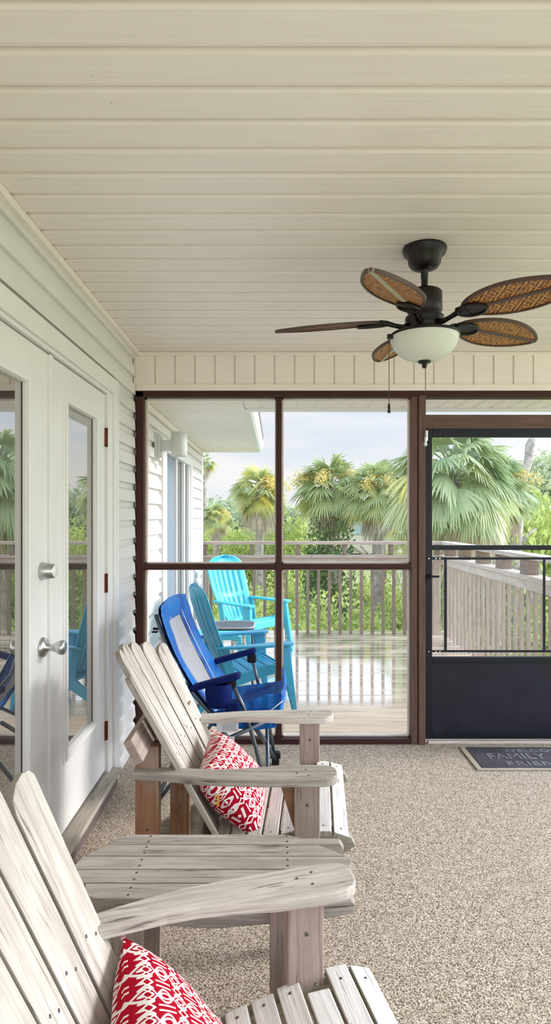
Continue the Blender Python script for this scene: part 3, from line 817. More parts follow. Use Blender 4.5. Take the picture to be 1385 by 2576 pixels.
def adirondack(label, loc, rot, base_x, lean, twist, zarm, zrear, post_top, cross, grp='weathered adirondack chairs'):
    t = thing('adirondack_chair', label, 'chair', loc, math.radians(rot), grp)
    # --- stringers
    st = [(.285, .325), (.270, .352), (.20, .374), (.10, .375), (-.12, .315), (-.45, .165), (-.60, .075), (-.66, .0), (-.50, .0), (-.10, .195), (.10, .265), (.22, .275)]
    for s in (-1, 1):
        b = MB(); b.prism([(x, z) for x, z in st][::-1], 0.032, frame_m((0, s * 0.262 + 0.016, 0), (1, 0, 0), (0, 0, 1)) )
        b.build('side_rail', M['mossy_wood'], t, bevel=0.003)
    # --- seat slats follow the curve of the stringers
    def curve(x):
        if x > 0.20: return .378 - (x - .20) * 0.30
        if x > 0.10: return .376
        return .376 - (.10 - x) * 0.27
    x = 0.262; k = 0
    while x > base_x + 0.02:
        w = 0.054
        xa, xb = x, x - w
        za, zb = curve(xa) + 0.003, curve(xb) + 0.003
        e = 0.300 if x > 0.2 else (0.245 if 0.09 < x < 0.20 else 0.292)
        e2 = e + random.uniform(-.006, .006)
        m = frame_m(((xa + xb) / 2, 0, (za + zb) / 2 + 0.020), (0, 1, 0), (xb - xa, 0, zb - za))
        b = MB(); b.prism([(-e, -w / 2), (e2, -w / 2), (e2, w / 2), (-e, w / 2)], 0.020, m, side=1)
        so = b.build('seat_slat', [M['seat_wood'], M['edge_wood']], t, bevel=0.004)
        for yy in (-0.262, 0.262): screw(m @ Matrix.Translation((yy, 0, 0)), so)
        x -= 0.0605; k += 1
    # --- back slats, fanned
    n = 6
    la = math.radians(lean)
    tw = Matrix.Rotation(-math.radians(twist), 4, 'Z')
    lens = [0.77, 0.845, 0.845, 0.825, 0.80, 0.765]
    up = Vector((-math.sin(la), 0, math.cos(la)))
    # the slats stand on a shallow arc, each turned a little more than its neighbour
    def ang(k): return math.radians(twist + (k - 2.5) * 7)
    def arc(p, i):
        v = Vector((math.sin(ang(2.5)), math.cos(ang(2.5)), 0)) * (0.5 * p if i > 2.5 else -0.5 * p)
        for j in (range(3, i) if i > 2.5 else range(2, i, -1)):
            a = ang(j + 0.5 if i > 2.5 else j - 0.5)
            v += Vector((math.sin(a), math.cos(a), 0)) * (p if i > 2.5 else -p)
        return v
    for i in range(n):
        base = Vector((base_x, 0, 0.235))
        p0 = base + arc(0.085, i); p1 = base + arc(0.112, i) + up * lens[i]
        wdir = -Vector((math.sin(ang(i)), math.cos(ang(i)), 0))
        m = frame_m(p0, p1 - p0, wdir)        # z = length x width -> front normal
        if m.to_3x3().col[2].x < 0: m = frame_m(p0, p1 - p0, -wdir)
        flip = -1 if (m.to_3x3().col[1].y > 0) else 1
        tip = 'round' if 0 < i < n - 1 else ('near' if (i == 0) == (flip > 0) else 'far')
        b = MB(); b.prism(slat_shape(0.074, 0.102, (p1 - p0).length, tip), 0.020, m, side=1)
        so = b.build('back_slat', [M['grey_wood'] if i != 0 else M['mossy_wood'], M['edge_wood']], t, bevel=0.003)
        for uu in (0.09, 0.40):
            for vv in (-0.014, 0.016): screw(m @ Matrix.Translation((uu + vv * 0.6, vv, 0)), so)
    nb = tw @ Vector((math.cos(la), 0, math.sin(la)))
    # cross supports behind the slats
    def crossbar(s, half, zoff, tk=0.028, hgt=0.07):
        c0 = Vector((base_x, 0, 0.235)) + up * s - Vector((math.cos(la), 0, math.sin(la))) * (0.020 + 0.001)
        c0 = tw @ (c0 - Vector((base_x, 0, 0))) + Vector((base_x, 0, 0))
        m = frame_m(c0, tw @ Vector((0, 1, 0)), tw @ up)
        zc = m.to_3x3().col[2]
        if zc.x < 0: m = frame_m(c0, tw @ Vector((0, -1, 0)), tw @ up)
        b = MB(); b.prism([(-half, -hgt / 2), (half, -hgt / 2), (half, hgt / 2), (-half, hgt / 2)], tk, m)
        b.build('back_crossbar', M['leg_wood'], t, bevel=0.003)
    crossbar(0.10, 0.23, 0); crossbar(cross, 0.375 if post_top > 0.6 else 0.25, 0, 0.030, 0.085)
    # --- front legs, rear posts
    for s in (-1, 1):
        lx = 0.0 if post_top > .6 else -0.022
        b = MB(); b.box(0.075 + lx, 0.162 + lx, s * 0.300 - 0.019, s * 0.300 + 0.019, 0.0, zarm - 0.030, grain='z')
        fl = b.build('front_leg', M['leg_wood'], t, bevel=0.004)
        b = MB(); y_ = s * 0.300 + s * 0.0195
        pr = [(0.02, zarm - 0.031), (0.085, zarm - 0.031), (0.085, zarm - 0.20), (0.072, zarm - 0.20)]
        b.prism([(x - 0.0, z) for x, z in pr][::-1], 0.030, frame_m((0, s * 0.315 + 0.015, 0), (1, 0, 0), (0, 0, 1)))
        if post_top > 0.6 and s < 0: b.build('arm_brace', M['brown_wood'], t, bevel=0.003)
        pt = post_top if s < 0 else min(post_top, zrear - 0.03) if post_top < 0.6 else post_top
        if post_top > 0.6:
            b = MB(); b.box(-0.485, -0.400, s * 0.255 - 0.018, s * 0.255 + 0.018, 0.0, post_top, grain='z')
        else:
            b = MB(); b.box(-0.47, -0.39, s * 0.285 - 0.018, s * 0.285 + 0.018, 0.0, zrear - 0.032, grain='z')
        rp = b.build('rear_post', M['brown_wood'], t, bevel=0.004)
        for dz in (0.06, 0.22):
            screw(Matrix.Translation((0.12 + lx, s * 0.300 - 0.019, zarm - 0.05 - dz)) @ Matrix.Rotation(PI / 2, 4, 'X') @ Matrix.Scale(1.5, 4), fl)
            screw(Matrix.Translation((-0.44, (s * 0.255 if post_top > .6 else s * .285) - 0.018, 0.15 + dz)) @ Matrix.Rotation(PI / 2, 4, 'X') @ Matrix.Scale(1.5, 4), rp)
    # --- arms: wide rounded paddle in front, narrow curved tail behind
    for s in (-1, 1):
        # (x, inner y, outer y) stations measured from the centre line
        S = [(-0.49, .250, .300), (-0.40, .258, .312), (-0.30, .268, .336), (-0.22, .276, .352), (-0.15, .276, .360), (-0.06, .266, .364), (0.02, .252, .366), (0.10, .246, .368), (0.16, .247, .367), (0.185, .251, .364), (0.201, .259, .357), (0.212, .270, .347), (0.218, .285, .333), (0.220, .303, .315)]
        inner = [(x, a) for x, a, c in S]; outer = [(x, c) for x, a, c in S]
        o = inner + outer[::-1]
        if s < 0: o = [(x, -y) for x, y in o][::-1]
        o = o[::1]
        # CCW check
        ar = sum(o[i][0] * o[(i + 1) % len(o)][1] - o[(i + 1) % len(o)][0] * o[i][1] for i in range(len(o)))
        if ar < 0: o = o[::-1]
        sl = math.atan2(zarm - zrear, 0.70)
        m = Matrix.Translation((0.20, 0, zarm)) @ Matrix.Rotation(-sl, 4, 'Y') @ Matrix.Translation((-0.20, 0, 0))
        b = MB(); b.prism(o, 0.028, m)
        ao = b.build('armrest', M['grey_wood2'] if s < 0 else M['grey_wood'], t, bevel=0.005, seg=3)
        for (xx, yy) in ((0.115, .29), (0.125, .335), (0.085, .32), (-0.46, .275), (-0.44, .285)): screw(m @ Matrix.Translation((xx, s * yy, 0)), ao)
    return t
chairB = adirondack('weathered grey wooden adirondack chair beyond the side table, near the glass doors, whole chair visible', (0.01, 2.385, 0), -4, -0.19, 29, -4, 0.605, 0.580, 0.66, 0.535)
chairA = adirondack('weathered grey wooden adirondack chair closest to the camera, cropped by the lower left corner', (0.04, 1.118, 0), 13, -0.26, 25, 4, 0.612, 0.592, 0.5, 0.50)

# ---------------------------------------------------------------- side table
t = thing('side_table', 'weathered grey slatted wooden side table between the two adirondack chairs', 'table', (-0.165, 1.70, 0), 0)
rows = [(-.152, -.088, -.335, .300), (-.085, -.025, -.375, .345), (-.022, .040, -.395, .372), (.043, .101, -.375, .350), (.104, .160, -.300, .235)]
for (ya, yb, xa, xb) in rows:
    c = 0.03
    if ya < -.1: o = [(xa, yb), (xa + .01, ya + .02), (xa + .04, ya), (xb - .05, ya), (xb - .01, ya + .02), (xb + .02, yb)]
    elif yb > .15: o = [(xa - .025, ya), (xb + .055, ya), (xb + .03, ya + .025), (xb - .03, yb - .004), (xb - .05, yb), (xa + .02, yb), (xa + .005, yb - .01), (xa - .01, ya + .03)]
    elif ya < -.05: o = [(xa, ya), (xb, ya), (xb + .02, yb), (xa - .015, yb)]
    elif ya < 0: o = [(xa, ya), (xb - .004, ya), (xb + .006, (ya + yb) / 2), (xb, yb), (xa + .012, yb)]
    else: o = [(xa, ya), (xb + .012, ya), (xb - .02, ya + .03), (xb - .06, yb), (xa + .05, yb), (xa + .02, ya + .03)]
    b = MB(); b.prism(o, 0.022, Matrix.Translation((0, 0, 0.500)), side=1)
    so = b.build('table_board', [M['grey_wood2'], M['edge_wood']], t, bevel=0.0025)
    for xx in (-0.21, 0.20):
        for dy in (0.014, 0.044): screw(Matrix.Translation((xx, ya + dy, 0.500)), so)
ap = [(-.34, .478), (-.335, .455), (-.30, .44), (-.22, .415), (0.0, .400), (.22, .418), (.32, .430), (.365, .440), (.372, .462), (.36, .478)]
for yy in (-0.135, 0.135):
    b = MB(); b.prism(ap, 0.030, frame_m((0, yy + 0.015, 0), (1, 0, 0), (0, 0, 1))); b.build('apron', M['grey_wood2'], t, bevel=0.003)
for sx in (-1, 1):
    for sy in (-1, 1):
        b = MB(); x0 = 0.19 if sx > 0 else -0.215; y0 = 0.100 * sy
        b.box(x0 - 0.04, x0 + 0.04, y0 + (0.010 if sy > 0 else -0.030) - 0.005, y0 + (0.030 if sy > 0 else -0.010) - 0.005 * 0, 0, 0.478, grain='z')
        b.box(x0 - 0.04 - 0.0, x0 - 0.018, y0 - 0.045 * (sy > 0) - 0.005 * 0, y0 + 0.045 * (sy < 0), 0, 0.478, grain='z')
        b.build('leg', M['leg_wood'], t, bevel=0.003)

# ---------------------------------------------------------------- pillows
def pillow(name, label, W, H, T, m, reps, rotuv=0.0, tagcol=False, uvoff=(0, 0), sag=0.0):
    n = 28
    vs = []; fs = []; uvs = []
    def P(i, j, side):
        u = i / n * 2 - 1; v = j / n * 2 - 1
        # edges pulled in between the corners
        x = u * W / 2 * (1 - 0.10 * (1 - v * v) * abs(u) ** 2) ; y = v * H / 2 * (1 - 0.10 * (1 - u * u) * abs(v) ** 2)
        h = ((1 - u ** 2) * (1 - v ** 2)) ** 0.42
        z = side * T / 2 * h * (1 + 0.05 * math.sin(7 * u + 3 * v))
        z += 0.004 * h * noise.noise(Vector((u * 2.5, v * 2.5, side * 3)))
        z -= sag * (u * u)
        return (x, y, z)
    for side in (1, -1):
        base = len(vs)
        for j in range(n + 1):
            for i in range(n + 1): vs.append(P(i, j, side))
        for j in range(n):
            for i in range(n):
                q = [base + j * (n + 1) + i, base + j * (n + 1) + i + 1, base + (j + 1) * (n + 1) + i + 1, base + (j + 1) * (n + 1) + i]
                uq = []
                for (a, c) in ((i, j), (i + 1, j), (i + 1, j + 1), (i, j + 1)):
                    uu, vv = a / n * W * reps, c / n * H * reps
                    cu, su = math.cos(rotuv), math.sin(rotuv)
                    uq.append((uu * cu - vv * su + uvoff[0], uu * su + vv * cu + uvoff[1]))
                if side < 0: q = q[::-1]; uq = uq[::-1]
                fs.append(q); uvs.append(uq)
    b = MB(); b.add(vs, fs, uvs, 0, True, None)
    o = thing(name, label, 'pillow', tuple(m.translation)); 
    o['group'] = 'red patterned pillows on the wooden chairs'
    mr = m.to_3x3().to_4x4(); b.v = [tuple(mr @ Vector(v)) for v in b.v]
    c = b.build('cushion', M['pillow'], o)
    # corner knots
    k = MB()
    for (sx, sy) in ((1, 1), (-1, 1), (1, -1), (-1, -1)):
        p = mr @ Vector((sx * W / 2 * 0.995, sy * H / 2 * 0.995, -sag)); k.lathe([(0, 0.007), (0.006, 0.003), (0.006, -0.003), (0, -0.007)], 8, 0, Matrix.Translation(p))
    k.build('corner_tuft', M['pillow'], o)
    return o, mr
# local axes: x = across the chair (near -> far), y = up the back, z = front normal
def pose(center, lean, rot, roll=0.0):
    la = math.radians(lean); r = Matrix.Rotation(math.radians(rot), 4, 'Z')
    ex = r @ Vector((0, 1, 0)); ey = r @ Vector((-math.sin(la), 0, math.cos(la))); ez = ex.cross(ey)
    m = Matrix((ex, ey, ez)).transposed().to_4x4()
    m = m @ Matrix.Rotation(math.radians(roll), 4, 'Z'); m.translation = Vector(center); return m
pb, mr = pillow('throw_pillow', 'red and white trellis patterned pillow on the farther adirondack chair', 0.43, 0.31, 0.18, pose((-0.165, 2.37, 0.445), 44, -2, 2), 15.5, 0.15)
b = MB(); p = mr @ Vector((-0.215, 0.05, 0)); b.box(p.x - 0.004, p.x + 0.004, p.y - 0.003, p.y + 0.001, p.z - 0.03, p.z + 0.012); b.build('orange_tag', M['orange'], pb)
pa, mr = pillow('throw_pillow', 'large red and white trellis patterned pillow on the nearest adirondack chair', 0.46, 0.40, 0.19, pose((-0.165, 1.120, 0.400), 38, 11, 0), 15.0, 0.0, uvoff=(.2, .3))

# ---------------------------------------------------------------- folding beach chair (inside, against the screen)
t = thing('folding_chair', 'royal blue folding camp chair with grey mesh back beside the screen wall', 'chair', (0, 0, 0))
YN, YF = 3.09, 3.62
def tube(name, pts, r=0.0105, mat='tube_grey'):
    b = MB(); b.tube(pts, r, 10); return b.build(name, M[mat], t)
for k, Y in enumerate((YN, YF)):
    dx = 0.0 if k == 0 else 0.05
    zb = 0.0 if k == 0 else 0.0
    tube('front_leg', [(-0.225 + dx * 1.7, Y, 0.635), (-0.155 + dx, Y, 0.49), (-0.10 + dx, Y, 0.30), (-0.03 + dx * 0.6, Y, 0.02)])
    tube('back_upright', [(-0.605 + dx, Y, 0.97), (-0.50 + dx, Y, 0.665), (-0.335 + dx, Y, 0.48), (-0.02 + dx, Y, 0.03)] if k == 0 else [(-0.56, Y, 0.97), (-0.485, Y, 0.665), (-0.338, Y, 0.515), (0.0, Y, 0.04)])
    tube('rear_leg', [(-0.05 + dx, Y, 0.43), (-0.40 + dx, Y, 0.27), (-0.60 + dx, Y, 0.02)])
    for fx in (-0.03 + dx * 0.6, -0.60 + dx):
        b = MB(); b.box(fx - 0.022, fx + 0.022, Y - 0.02, Y + 0.02, 0.0, 0.045); b.build('foot', M['black_metal'], t, bevel=0.006)
tube('cross_brace', [(0.0, YF - 0.01, 0.03), (-0.115, YN + 0.01, 0.43)]); tube('cross_brace', [(-0.035, YN + 0.02, 0.03), (-0.055, YF - 0.02, 0.43)])
tube('cross_brace', [(-0.59, YF - 0.01, 0.03), (-0.45, YN + 0.01, 0.42)]); tube('cross_brace', [(-0.60, YN + 0.02, 0.03), (-0.42, YF - 0.02, 0.42)])
b = MB(); b.box(-0.03, 0.03, YF - 0.03, YF + 0.02, 0.04, 0.075); b.build('foot_joint', M['black_metal'], t, bevel=0.008)
# arms: padded navy straps sloping forward-up
def arm(p0, p1, w):
    b = MB(); p0, p1 = Vector(p0), Vector(p1)
    m = frame_m(p0, p1 - p0, (0, 1, 0)); L = (p1 - p0).length
    o = [(0, -w / 2 * .6), (0.05, -w / 2), (L - 0.02, -w / 2), (L, -w / 2 * .7), (L, w / 2 * .7), (L - 0.02, w / 2), (0.05, w / 2), (0, w / 2 * .6)]
    b.prism(o, 0.030, m @ Matrix.Translation((0, 0, 0.015)))
    return b.build('armrest', M['glove_blue'], t, bevel=0.012, seg=3)
arm((-0.47, YN, 0.585), (-0.175, YN, 0.665), 0.06)
arm((-0.40, YF, 0.595), (-0.115, YF, 0.675), 0.06)
b = MB()
for (x, Y) in ((-0.225, YN), (-0.14, YF)):
    b.box(x - 0.028, x + 0.028, Y - 0.014, Y + 0.014, 0.600, 0.652)
b.build('arm_hinge', M['black_metal'], t, bevel=0.01)
# cup holder pouch hanging from the near arm
b = MB()
vs = []; fs = []
for j, (w, z) in enumerate(((0.062, 0.625), (0.066, 0.58), (0.060, 0.53), (0.050, 0.505))):
    for k in range(16):
        a = 2 * PI * k / 16; vs.append((-0.285 + w * 1.05 * math.cos(a), YN - 0.01 + w * 0.75 * math.sin(a), z))
for j in range(3):
    for k in range(16): fs.append([j * 16 + k, (j + 1) * 16 + k, (j + 1) * 16 + (k + 1) % 16, j * 16 + (k + 1) % 16])
fs.append([48 + k for k in range(16)][::-1])
b.add(vs, fs, smooth=True); b.box(-0.245, -0.185, YN - 0.045, YN + 0.03, 0.475, 0.535)
b.build('cup_holder', M['glove_blue'], t, bevel=0.004)
# sling back: blue headrest, grey mesh panel, blue side bands. Grid (s up the back, w across)
def back_pt(s, w, push=0.0):
    # s 0 bottom .. 1 top
    pr = [(-0.30, 0.455), (-0.385, 0.56), (-0.455, 0.665), (-0.515, 0.78), (-0.555, 0.88), (-0.58, 0.965), (-0.585, 1.005)]
    q = s * (len(pr) - 1); i = min(int(q), len(pr) - 2); f = q - i
    x = pr[i][0] * (1 - f) + pr[i + 1][0] * f; z = pr[i][1] * (1 - f) + pr[i + 1][1] * f
    y = YN + (YF - YN) * w
    cup = 0.055 * math.sin(PI * w) * (1 - 0.75 * s)
    x -= cup; x += 0.05 * w * 1.0
    z += 0.02 * math.sin(PI * w) * (s > 0.99)
    return Vector((x + push * 0.87, y, z + push * 0.49))
def panel(name, s0, s1, wf0, wf1, mat, thick, ns=14, nw=12, puff=0.0):
    b = MB()
    for side in (1, -1):
        vs = []; fs = []
        for j in range(ns + 1):
            s = s0 + (s1 - s0) * j / ns
            w0, w1 = wf0(s), wf1(s)
            for i in range(nw + 1):
                w = w0 + (w1 - w0) * i / nw
                e = math.sin(PI * i / nw) ** 0.5 * math.sin(PI * j / ns) ** 0.5 if puff else 0
                vs.append(back_pt(s, w, side * (thick / 2 + puff * e) + 0.006 * noise.noise(Vector((s * 6, w * 5, side)))* (1 if puff else 0.3)))
        for j in range(ns):
            for i in range(nw):
                q = [j * (nw + 1) + i, j * (nw + 1) + i + 1, (j + 1) * (nw + 1) + i + 1, (j + 1) * (nw + 1) + i]
                fs.append(q if side > 0 else q[::-1])
        b.add(vs, fs, [[(vs[k][1] - YN, vs[k][2]) for k in f] for f in fs], 0, True)
    return b.build(name, M[mat], t)
lo = lambda s: 0.30 - 0.08 * math.sin(PI * s * 1.2); hi = lambda s: 0.70 + 0.10 * math.sin(PI * s * 1.2)
panel('headrest', 0.72, 1.0, lambda s: 0.02, lambda s: 0.98, 'blue', 0.012, puff=0.028)
panel('mesh_back', 0.0, 0.74, lo, hi, 'mesh_cloth', 0.006)
panel('side_band', 0.0, 0.98, lambda s: -0.02, lambda s: lo(s) + 0.02, 'blue', 0.012, puff=0.012)
panel('side_band', 0.0, 0.98, lambda s: hi(s) - 0.02, lambda s: 1.02, 'blue', 0.012, puff=0.012)
for w in (lo, hi):
    b = MB(); b.tube([back_pt(s / 16, w(s / 16), 0.020) for s in range(0, 15)], 0.0022, 6); b.build('piping', M['white_cloth'], t)
b = MB(); b.box(-0.63, -0.60, YN + 0.02, YN + 0.05, 0.872, 0.880); b.box(-0.625, -0.575, YN + 0.03, YN + 0.045, 0.885, 0.897); b.build('strap_buckle', M['black_metal'], t, bevel=0.003)
# seat: bucket with tall front and side panels
def seat_pt(a, w, side=0):
    # a 0 rear .. 1 front ; w 0 near .. 1 far
    x = -0.34 + a * (0.36 + 0.04 * w) + 0.05 * w * (1 - a)
    z = 0.445 + 0.045 * a - 0.075 * math.sin(PI * w) * (0.4 + 0.6 * math.sin(PI * min(1, a * 0.8 + 0.1)))
    y = YN + 0.01 + (YF - YN - 0.02) * w
    return Vector((x, y, z + side))
b = MB()
for sd in (0.008, -0.014):
    vs = []; fs = []; n = 12
    for j in range(n + 1):
        for i in range(n + 1): vs.append(seat_pt(j / n, i / n, sd))
    for j in range(n):
        for i in range(n):
            q = [j * (n + 1) + i, (j + 1) * (n + 1) + i, (j + 1) * (n + 1) + i + 1, j * (n + 1) + i + 1]
            fs.append(q if sd > 0 else q[::-1])
    b.add(vs, fs, smooth=True)
b.build('seat', M['blue'], t)
def flap(name, pts, thick, mat='blue', axis='y'):
    """quad-ish cloth panel with a rolled edge; pts in xz"""
    b = MB(); b.prism(pts, thick, frame_m((0, YN + 0.015, 0), (1, 0, 0), (0, 0, 1))); return b.build(name, M[mat], t, bevel=0.010, seg=3)
flap('side_panel', [(-0.36, .415), (-0.30, .395), (-0.10, .378), (0.00, .390), (0.025, .46), (0.04, .565), (-0.05, .560), (-0.20, .50), (-0.36, .46)][::1], 0.016)
b = MB(); vs = []; n = 10
for j, (dx, z) in enumerate(((0.0, .40), (0.022, .46), (0.038, .56), (0.030, .575))):
    for i in range(n + 1):
        w = i / n; vs.append((0.0 + dx + 0.018 * w + 0.014 * math.sin(PI * w), YN + 0.01 + (YF - YN - 0.02) * w, z - 0.022 * math.sin(PI * w)))
fs = [[j * (n + 1) + i, j * (n + 1) + i + 1, (j + 1) * (n + 1) + i + 1, (j + 1) * (n + 1) + i] for j in range(3) for i in range(n)]
b.add(vs, fs, smooth=True); o = b.build('front_panel', M['blue'], t); sm = o.modifiers.new('Solid', 'SOLIDIFY'); sm.thickness = 0.014
b = MB(); b.tube([(-0.20, YN - 0.006, .452), (-0.10, YN - 0.006, .462), (-0.02, YN - 0.006, .490), (0.036, YN - 0.004, .535)], 0.0025, 6); b.build('piping', M['white_cloth'], t)
# care labels
for (x0, x1, z0, z1, nm) in ((-0.295, -0.185, .385, .430, 0), (-0.275, -0.205, .325, .362, 1)):
    b = MB(); b.box(x0, x1, YN - 0.024, YN - 0.021, z0, z1); lo_ = b.build('care_label', M['white_cloth'], t)
    b = MB()
    for r in range(4):
        zz = z1 - 0.008 - r * 0.009
        if zz < z0 + 0.004: break
        x = x0 + 0.03
        while x < x1 - 0.018:
            w = random.uniform(0.004, 0.010); b.box(x, x + w, YN - 0.0245, YN - 0.0238, zz, zz + 0.003); x += w + 0.002
    b.build('label_print', M['ink'], lo_)

# ---------------------------------------------------------------- moulded plastic adirondack chairs outside
def plastic_chair(label, loc, rot, mat, scale=1.0, parts=True):
    t = thing('plastic_chair', label, 'chair', loc, math.radians(rot), 'plastic adirondack chairs on the deck'); t.scale = (scale,) * 3
    m = M[mat]
    # back: curved shell with slots, grid then solidify
    la = math.radians(21)
    Lb = 0.77
    def hw(s):      # half width along the back
        if s < 0.86: return 0.18 + 0.10 * math.sin(min(1, s / 0.62) * PI / 2)
        q = (s - 0.86) / 0.14; return 0.28 * math.sqrt(max(0.0, 1 - q * q)) * 0.93 + 0.0
    ns, nw = 30, 22
    vs = []; keep = {}
    for j in range(ns + 1):
        s = j / ns
        for i in range(nw + 1):
            w = i / nw * 2 - 1
            yy = hw(s) * w
            dish = 0.045 * (w * w)
            u = s * Lb
            vs.append((-0.20 - u * math.sin(la) - 0.03 * math.sin(PI * s) + dish, yy, 0.30 + u * math.cos(la) + dish * 0.4))
    fs = []
    for j in range(ns):
        for i in range(nw):
            s = (j + .5) / ns
            slot = i in (3, 6, 9, 12, 15, 18) and (0.06 < s < 0.36 or 0.44 < s < 0.86)
            if slot: continue
            a = j * (nw + 1) + i; fs.append([a, a + 1, a + nw + 2, a + nw + 1])
    # narrow the slots by pulling columns together
    v2 = []
    for j in range(ns + 1):
        for i in range(nw + 1):
            x, y, z = vs[j * (nw + 1) + i]
            for c in (3, 6, 9, 12, 15, 18):
                if i in (c, c + 1):
                    ymid = (vs[j * (nw + 1) + c][1] + vs[j * (nw + 1) + c + 1][1]) / 2
                    y = ymid + (y - ymid) * 0.28
            v2.append((x, y, z))
    b = MB(); b.add(v2, fs, smooth=True); o = b.build('backrest', m, t); sm = o.modifiers.new('Solid', 'SOLIDIFY'); sm.thickness = 0.012
    # seat slats (moulded) with a rolled front
    b = MB()
    for k in range(7):
        x0 = 0.24 - k * 0.072; x1 = x0 - 0.064
        za = 0.385 - max(0, 0.20 - x0) * 0.20 - (0.035 if k == 0 else 0); zb = 0.385 - max(0, 0.20 - x1) * 0.20
        h = 0.235
        b.add([(x0, -h, za), (x0, h, za), (x1, h, zb), (x1, -h, zb), (x0, -h, za - 0.02), (x0, h, za - 0.02), (x1, h, zb - 0.02), (x1, -h, zb - 0.02)],
              [[0, 1, 2, 3], [7, 6, 5, 4], [0, 4, 5, 1], [1, 5, 6, 2], [2, 6, 7, 3], [3, 7, 4, 0]])
    b.build('seat', m, t, bevel=0.006)
    for s in (-1, 1):
        # side rail from front apron to the back foot
        b = MB(); b.prism([(.25, .37), (.10, .375), (-.25, .29), (-.45, .16), (-.56, .0), (-.49, .0), (-.36, .13), (-.15, .225), (.10, .285), (.25, .30)][::1], 0.022, frame_m((0, s * 0.245 + 0.011, 0), (1, 0, 0), (0, 0, 1)))
        b.build('side_rail', m, t, bevel=0.006)
        # front leg: tapering, splayed
        b = MB()
        top = [(.16, s * .262), (.275, s * .262), (.275, s * .305), (.16, s * .305)]
        bot = [(.285, s * .31), (.325, s * .31), (.325, s * .345), (.285, s * .345)]
        vs = [(x, y, .535) for x, y in top] + [(x, y, 0.0) for x, y in bot]
        f = [[0, 1, 2, 3], [7, 6, 5, 4], [0, 4, 5, 1], [1, 5, 6, 2], [2, 6, 7, 3], [3, 7, 4, 0]]
        b.add(vs, f if s < 0 else [q[::-1] for q in f]); b.build('leg', m, t, bevel=0.008)
        # arm
        o = [(-.34, s * .235), (-.30, s * .232), (-.10, s * .245), (.10, s * .235), (.25, s * .228), (.30, s * .24), (.31, s * .285), (.30, s * .33), (.25, s * .345), (.05, s * .342), (-.15, s * .315), (-.34, s * .275)]
        ar = sum(o[i][0] * o[(i + 1) % len(o)][1] - o[(i + 1) % len(o)][0] * o[i][1] for i in range(len(o)))
        if ar < 0: o = o[::-1]
        b = MB(); b.prism(o, 0.022, Matrix.Translation((0, 0, 0.558))); b.build('armrest', m, t, bevel=0.007, seg=3)
        b = MB(); b.prism([(-.30, .54), (-.22, .54), (-.16, .26), (-.24, .26)][::-1], 0.018, frame_m((0, s * 0.242 + 0.009, 0), (1, 0, 0), (0, 0, 1))); b.build('arm_support', m, t, bevel=0.005)
    b = MB(); b.box(0.235, 0.255, -0.25, 0.25, 0.285, 0.365); b.build('front_apron', m, t, bevel=0.008)
    return t
plastic_chair('darker teal plastic adirondack chair just outside the screen, seen from behind the blue camp chair', (-0.23, 4.78, 0), 22, 'teal', 0.92)
plastic_chair('bright turquoise plastic adirondack chair at the far end of the deck by the railing', (-0.265, 6.66, 0), -42, 'turquoise', 0.985)
# ottoman
t = thing('plastic_footstool', 'small turquoise plastic footstool on the deck behind the black mesh table', 'footstool', (-0.56, 5.92, 0), math.radians(4))
b = MB(); b.prism([(-.22, -.14), (.20, -.14), (.225, -.12), (.225, .12), (.20, .14), (-.22, .14)], 0.035, Matrix.Translation((0, 0, 0.345))); b.build('top', M['turquoise'], t, bevel=0.01, seg=3)
for sx in (-1, 1):
    for sy in (-1, 1):
        b = MB(); vs = [(sx * .215 + a, sy * .125 + c, .325) for a, c in ((-.03, -.012), (.01, -.012), (.01, .012), (-.03, .012))] + [(sx * .25 + a, sy * .13 + c, 0) for a, c in ((-.02, -.012), (.012, -.012), (.012, .012), (-.02, .012))]
        b.add(vs, [[0, 1, 2, 3], [7, 6, 5, 4], [0, 4, 5, 1], [1, 5, 6, 2], [2, 6, 7, 3], [3, 7, 4, 0]]); b.build('leg', M['turquoise'], t, bevel=0.004)
b = MB(); b.box(-.20, .20, -.135, -.125, .29, .33); b.build('apron', M['turquoise'], t, bevel=0.004)
# black mesh side table
t = thing('metal_side_table', 'small black metal side table with grey mesh top on the deck', 'table', (-0.385, 5.46, 0), 0)
rr_ = [(math.cos(a), math.sin(a)) for a in [i / 32 * 2 * PI for i in range(32)]]
def sq(u): return abs(u) ** 0.4 * (1 if u > 0 else -1)
top = [(0.195 * sq(c), 0.175 * sq(s)) for c, s in rr_]
b = MB(); b.prism(top, 0.006, Matrix.Translation((0, 0, 0.498))); b.build('mesh_top', plain('speckled_mesh_top', (.10, .11, .12), 0.6, var=0.3, bump=0.6, bscale=90), t)
b = MB(); b.tube([(x, y, 0.496) for x, y in top + top[:1]], 0.009, 8); b.build('rim', M['mesh_cloth'], t)
b = MB(); b.tube([(x * .97, y * .97, 0.482) for x, y in top + top[:1]], 0.007, 8); b.build('under_rim', M['black_metal'], t)
for sx in (-1, 1):
    for sy in (-1, 1):
        b = MB(); b.tube([(sx * .14, sy * .13, .48), (sx * .175, sy * .155, .455), (sx * .182, sy * .16, .42), (sx * .185, sy * .165, 0.0)], 0.011, 8); b.build('leg', M['tube_grey'], t)

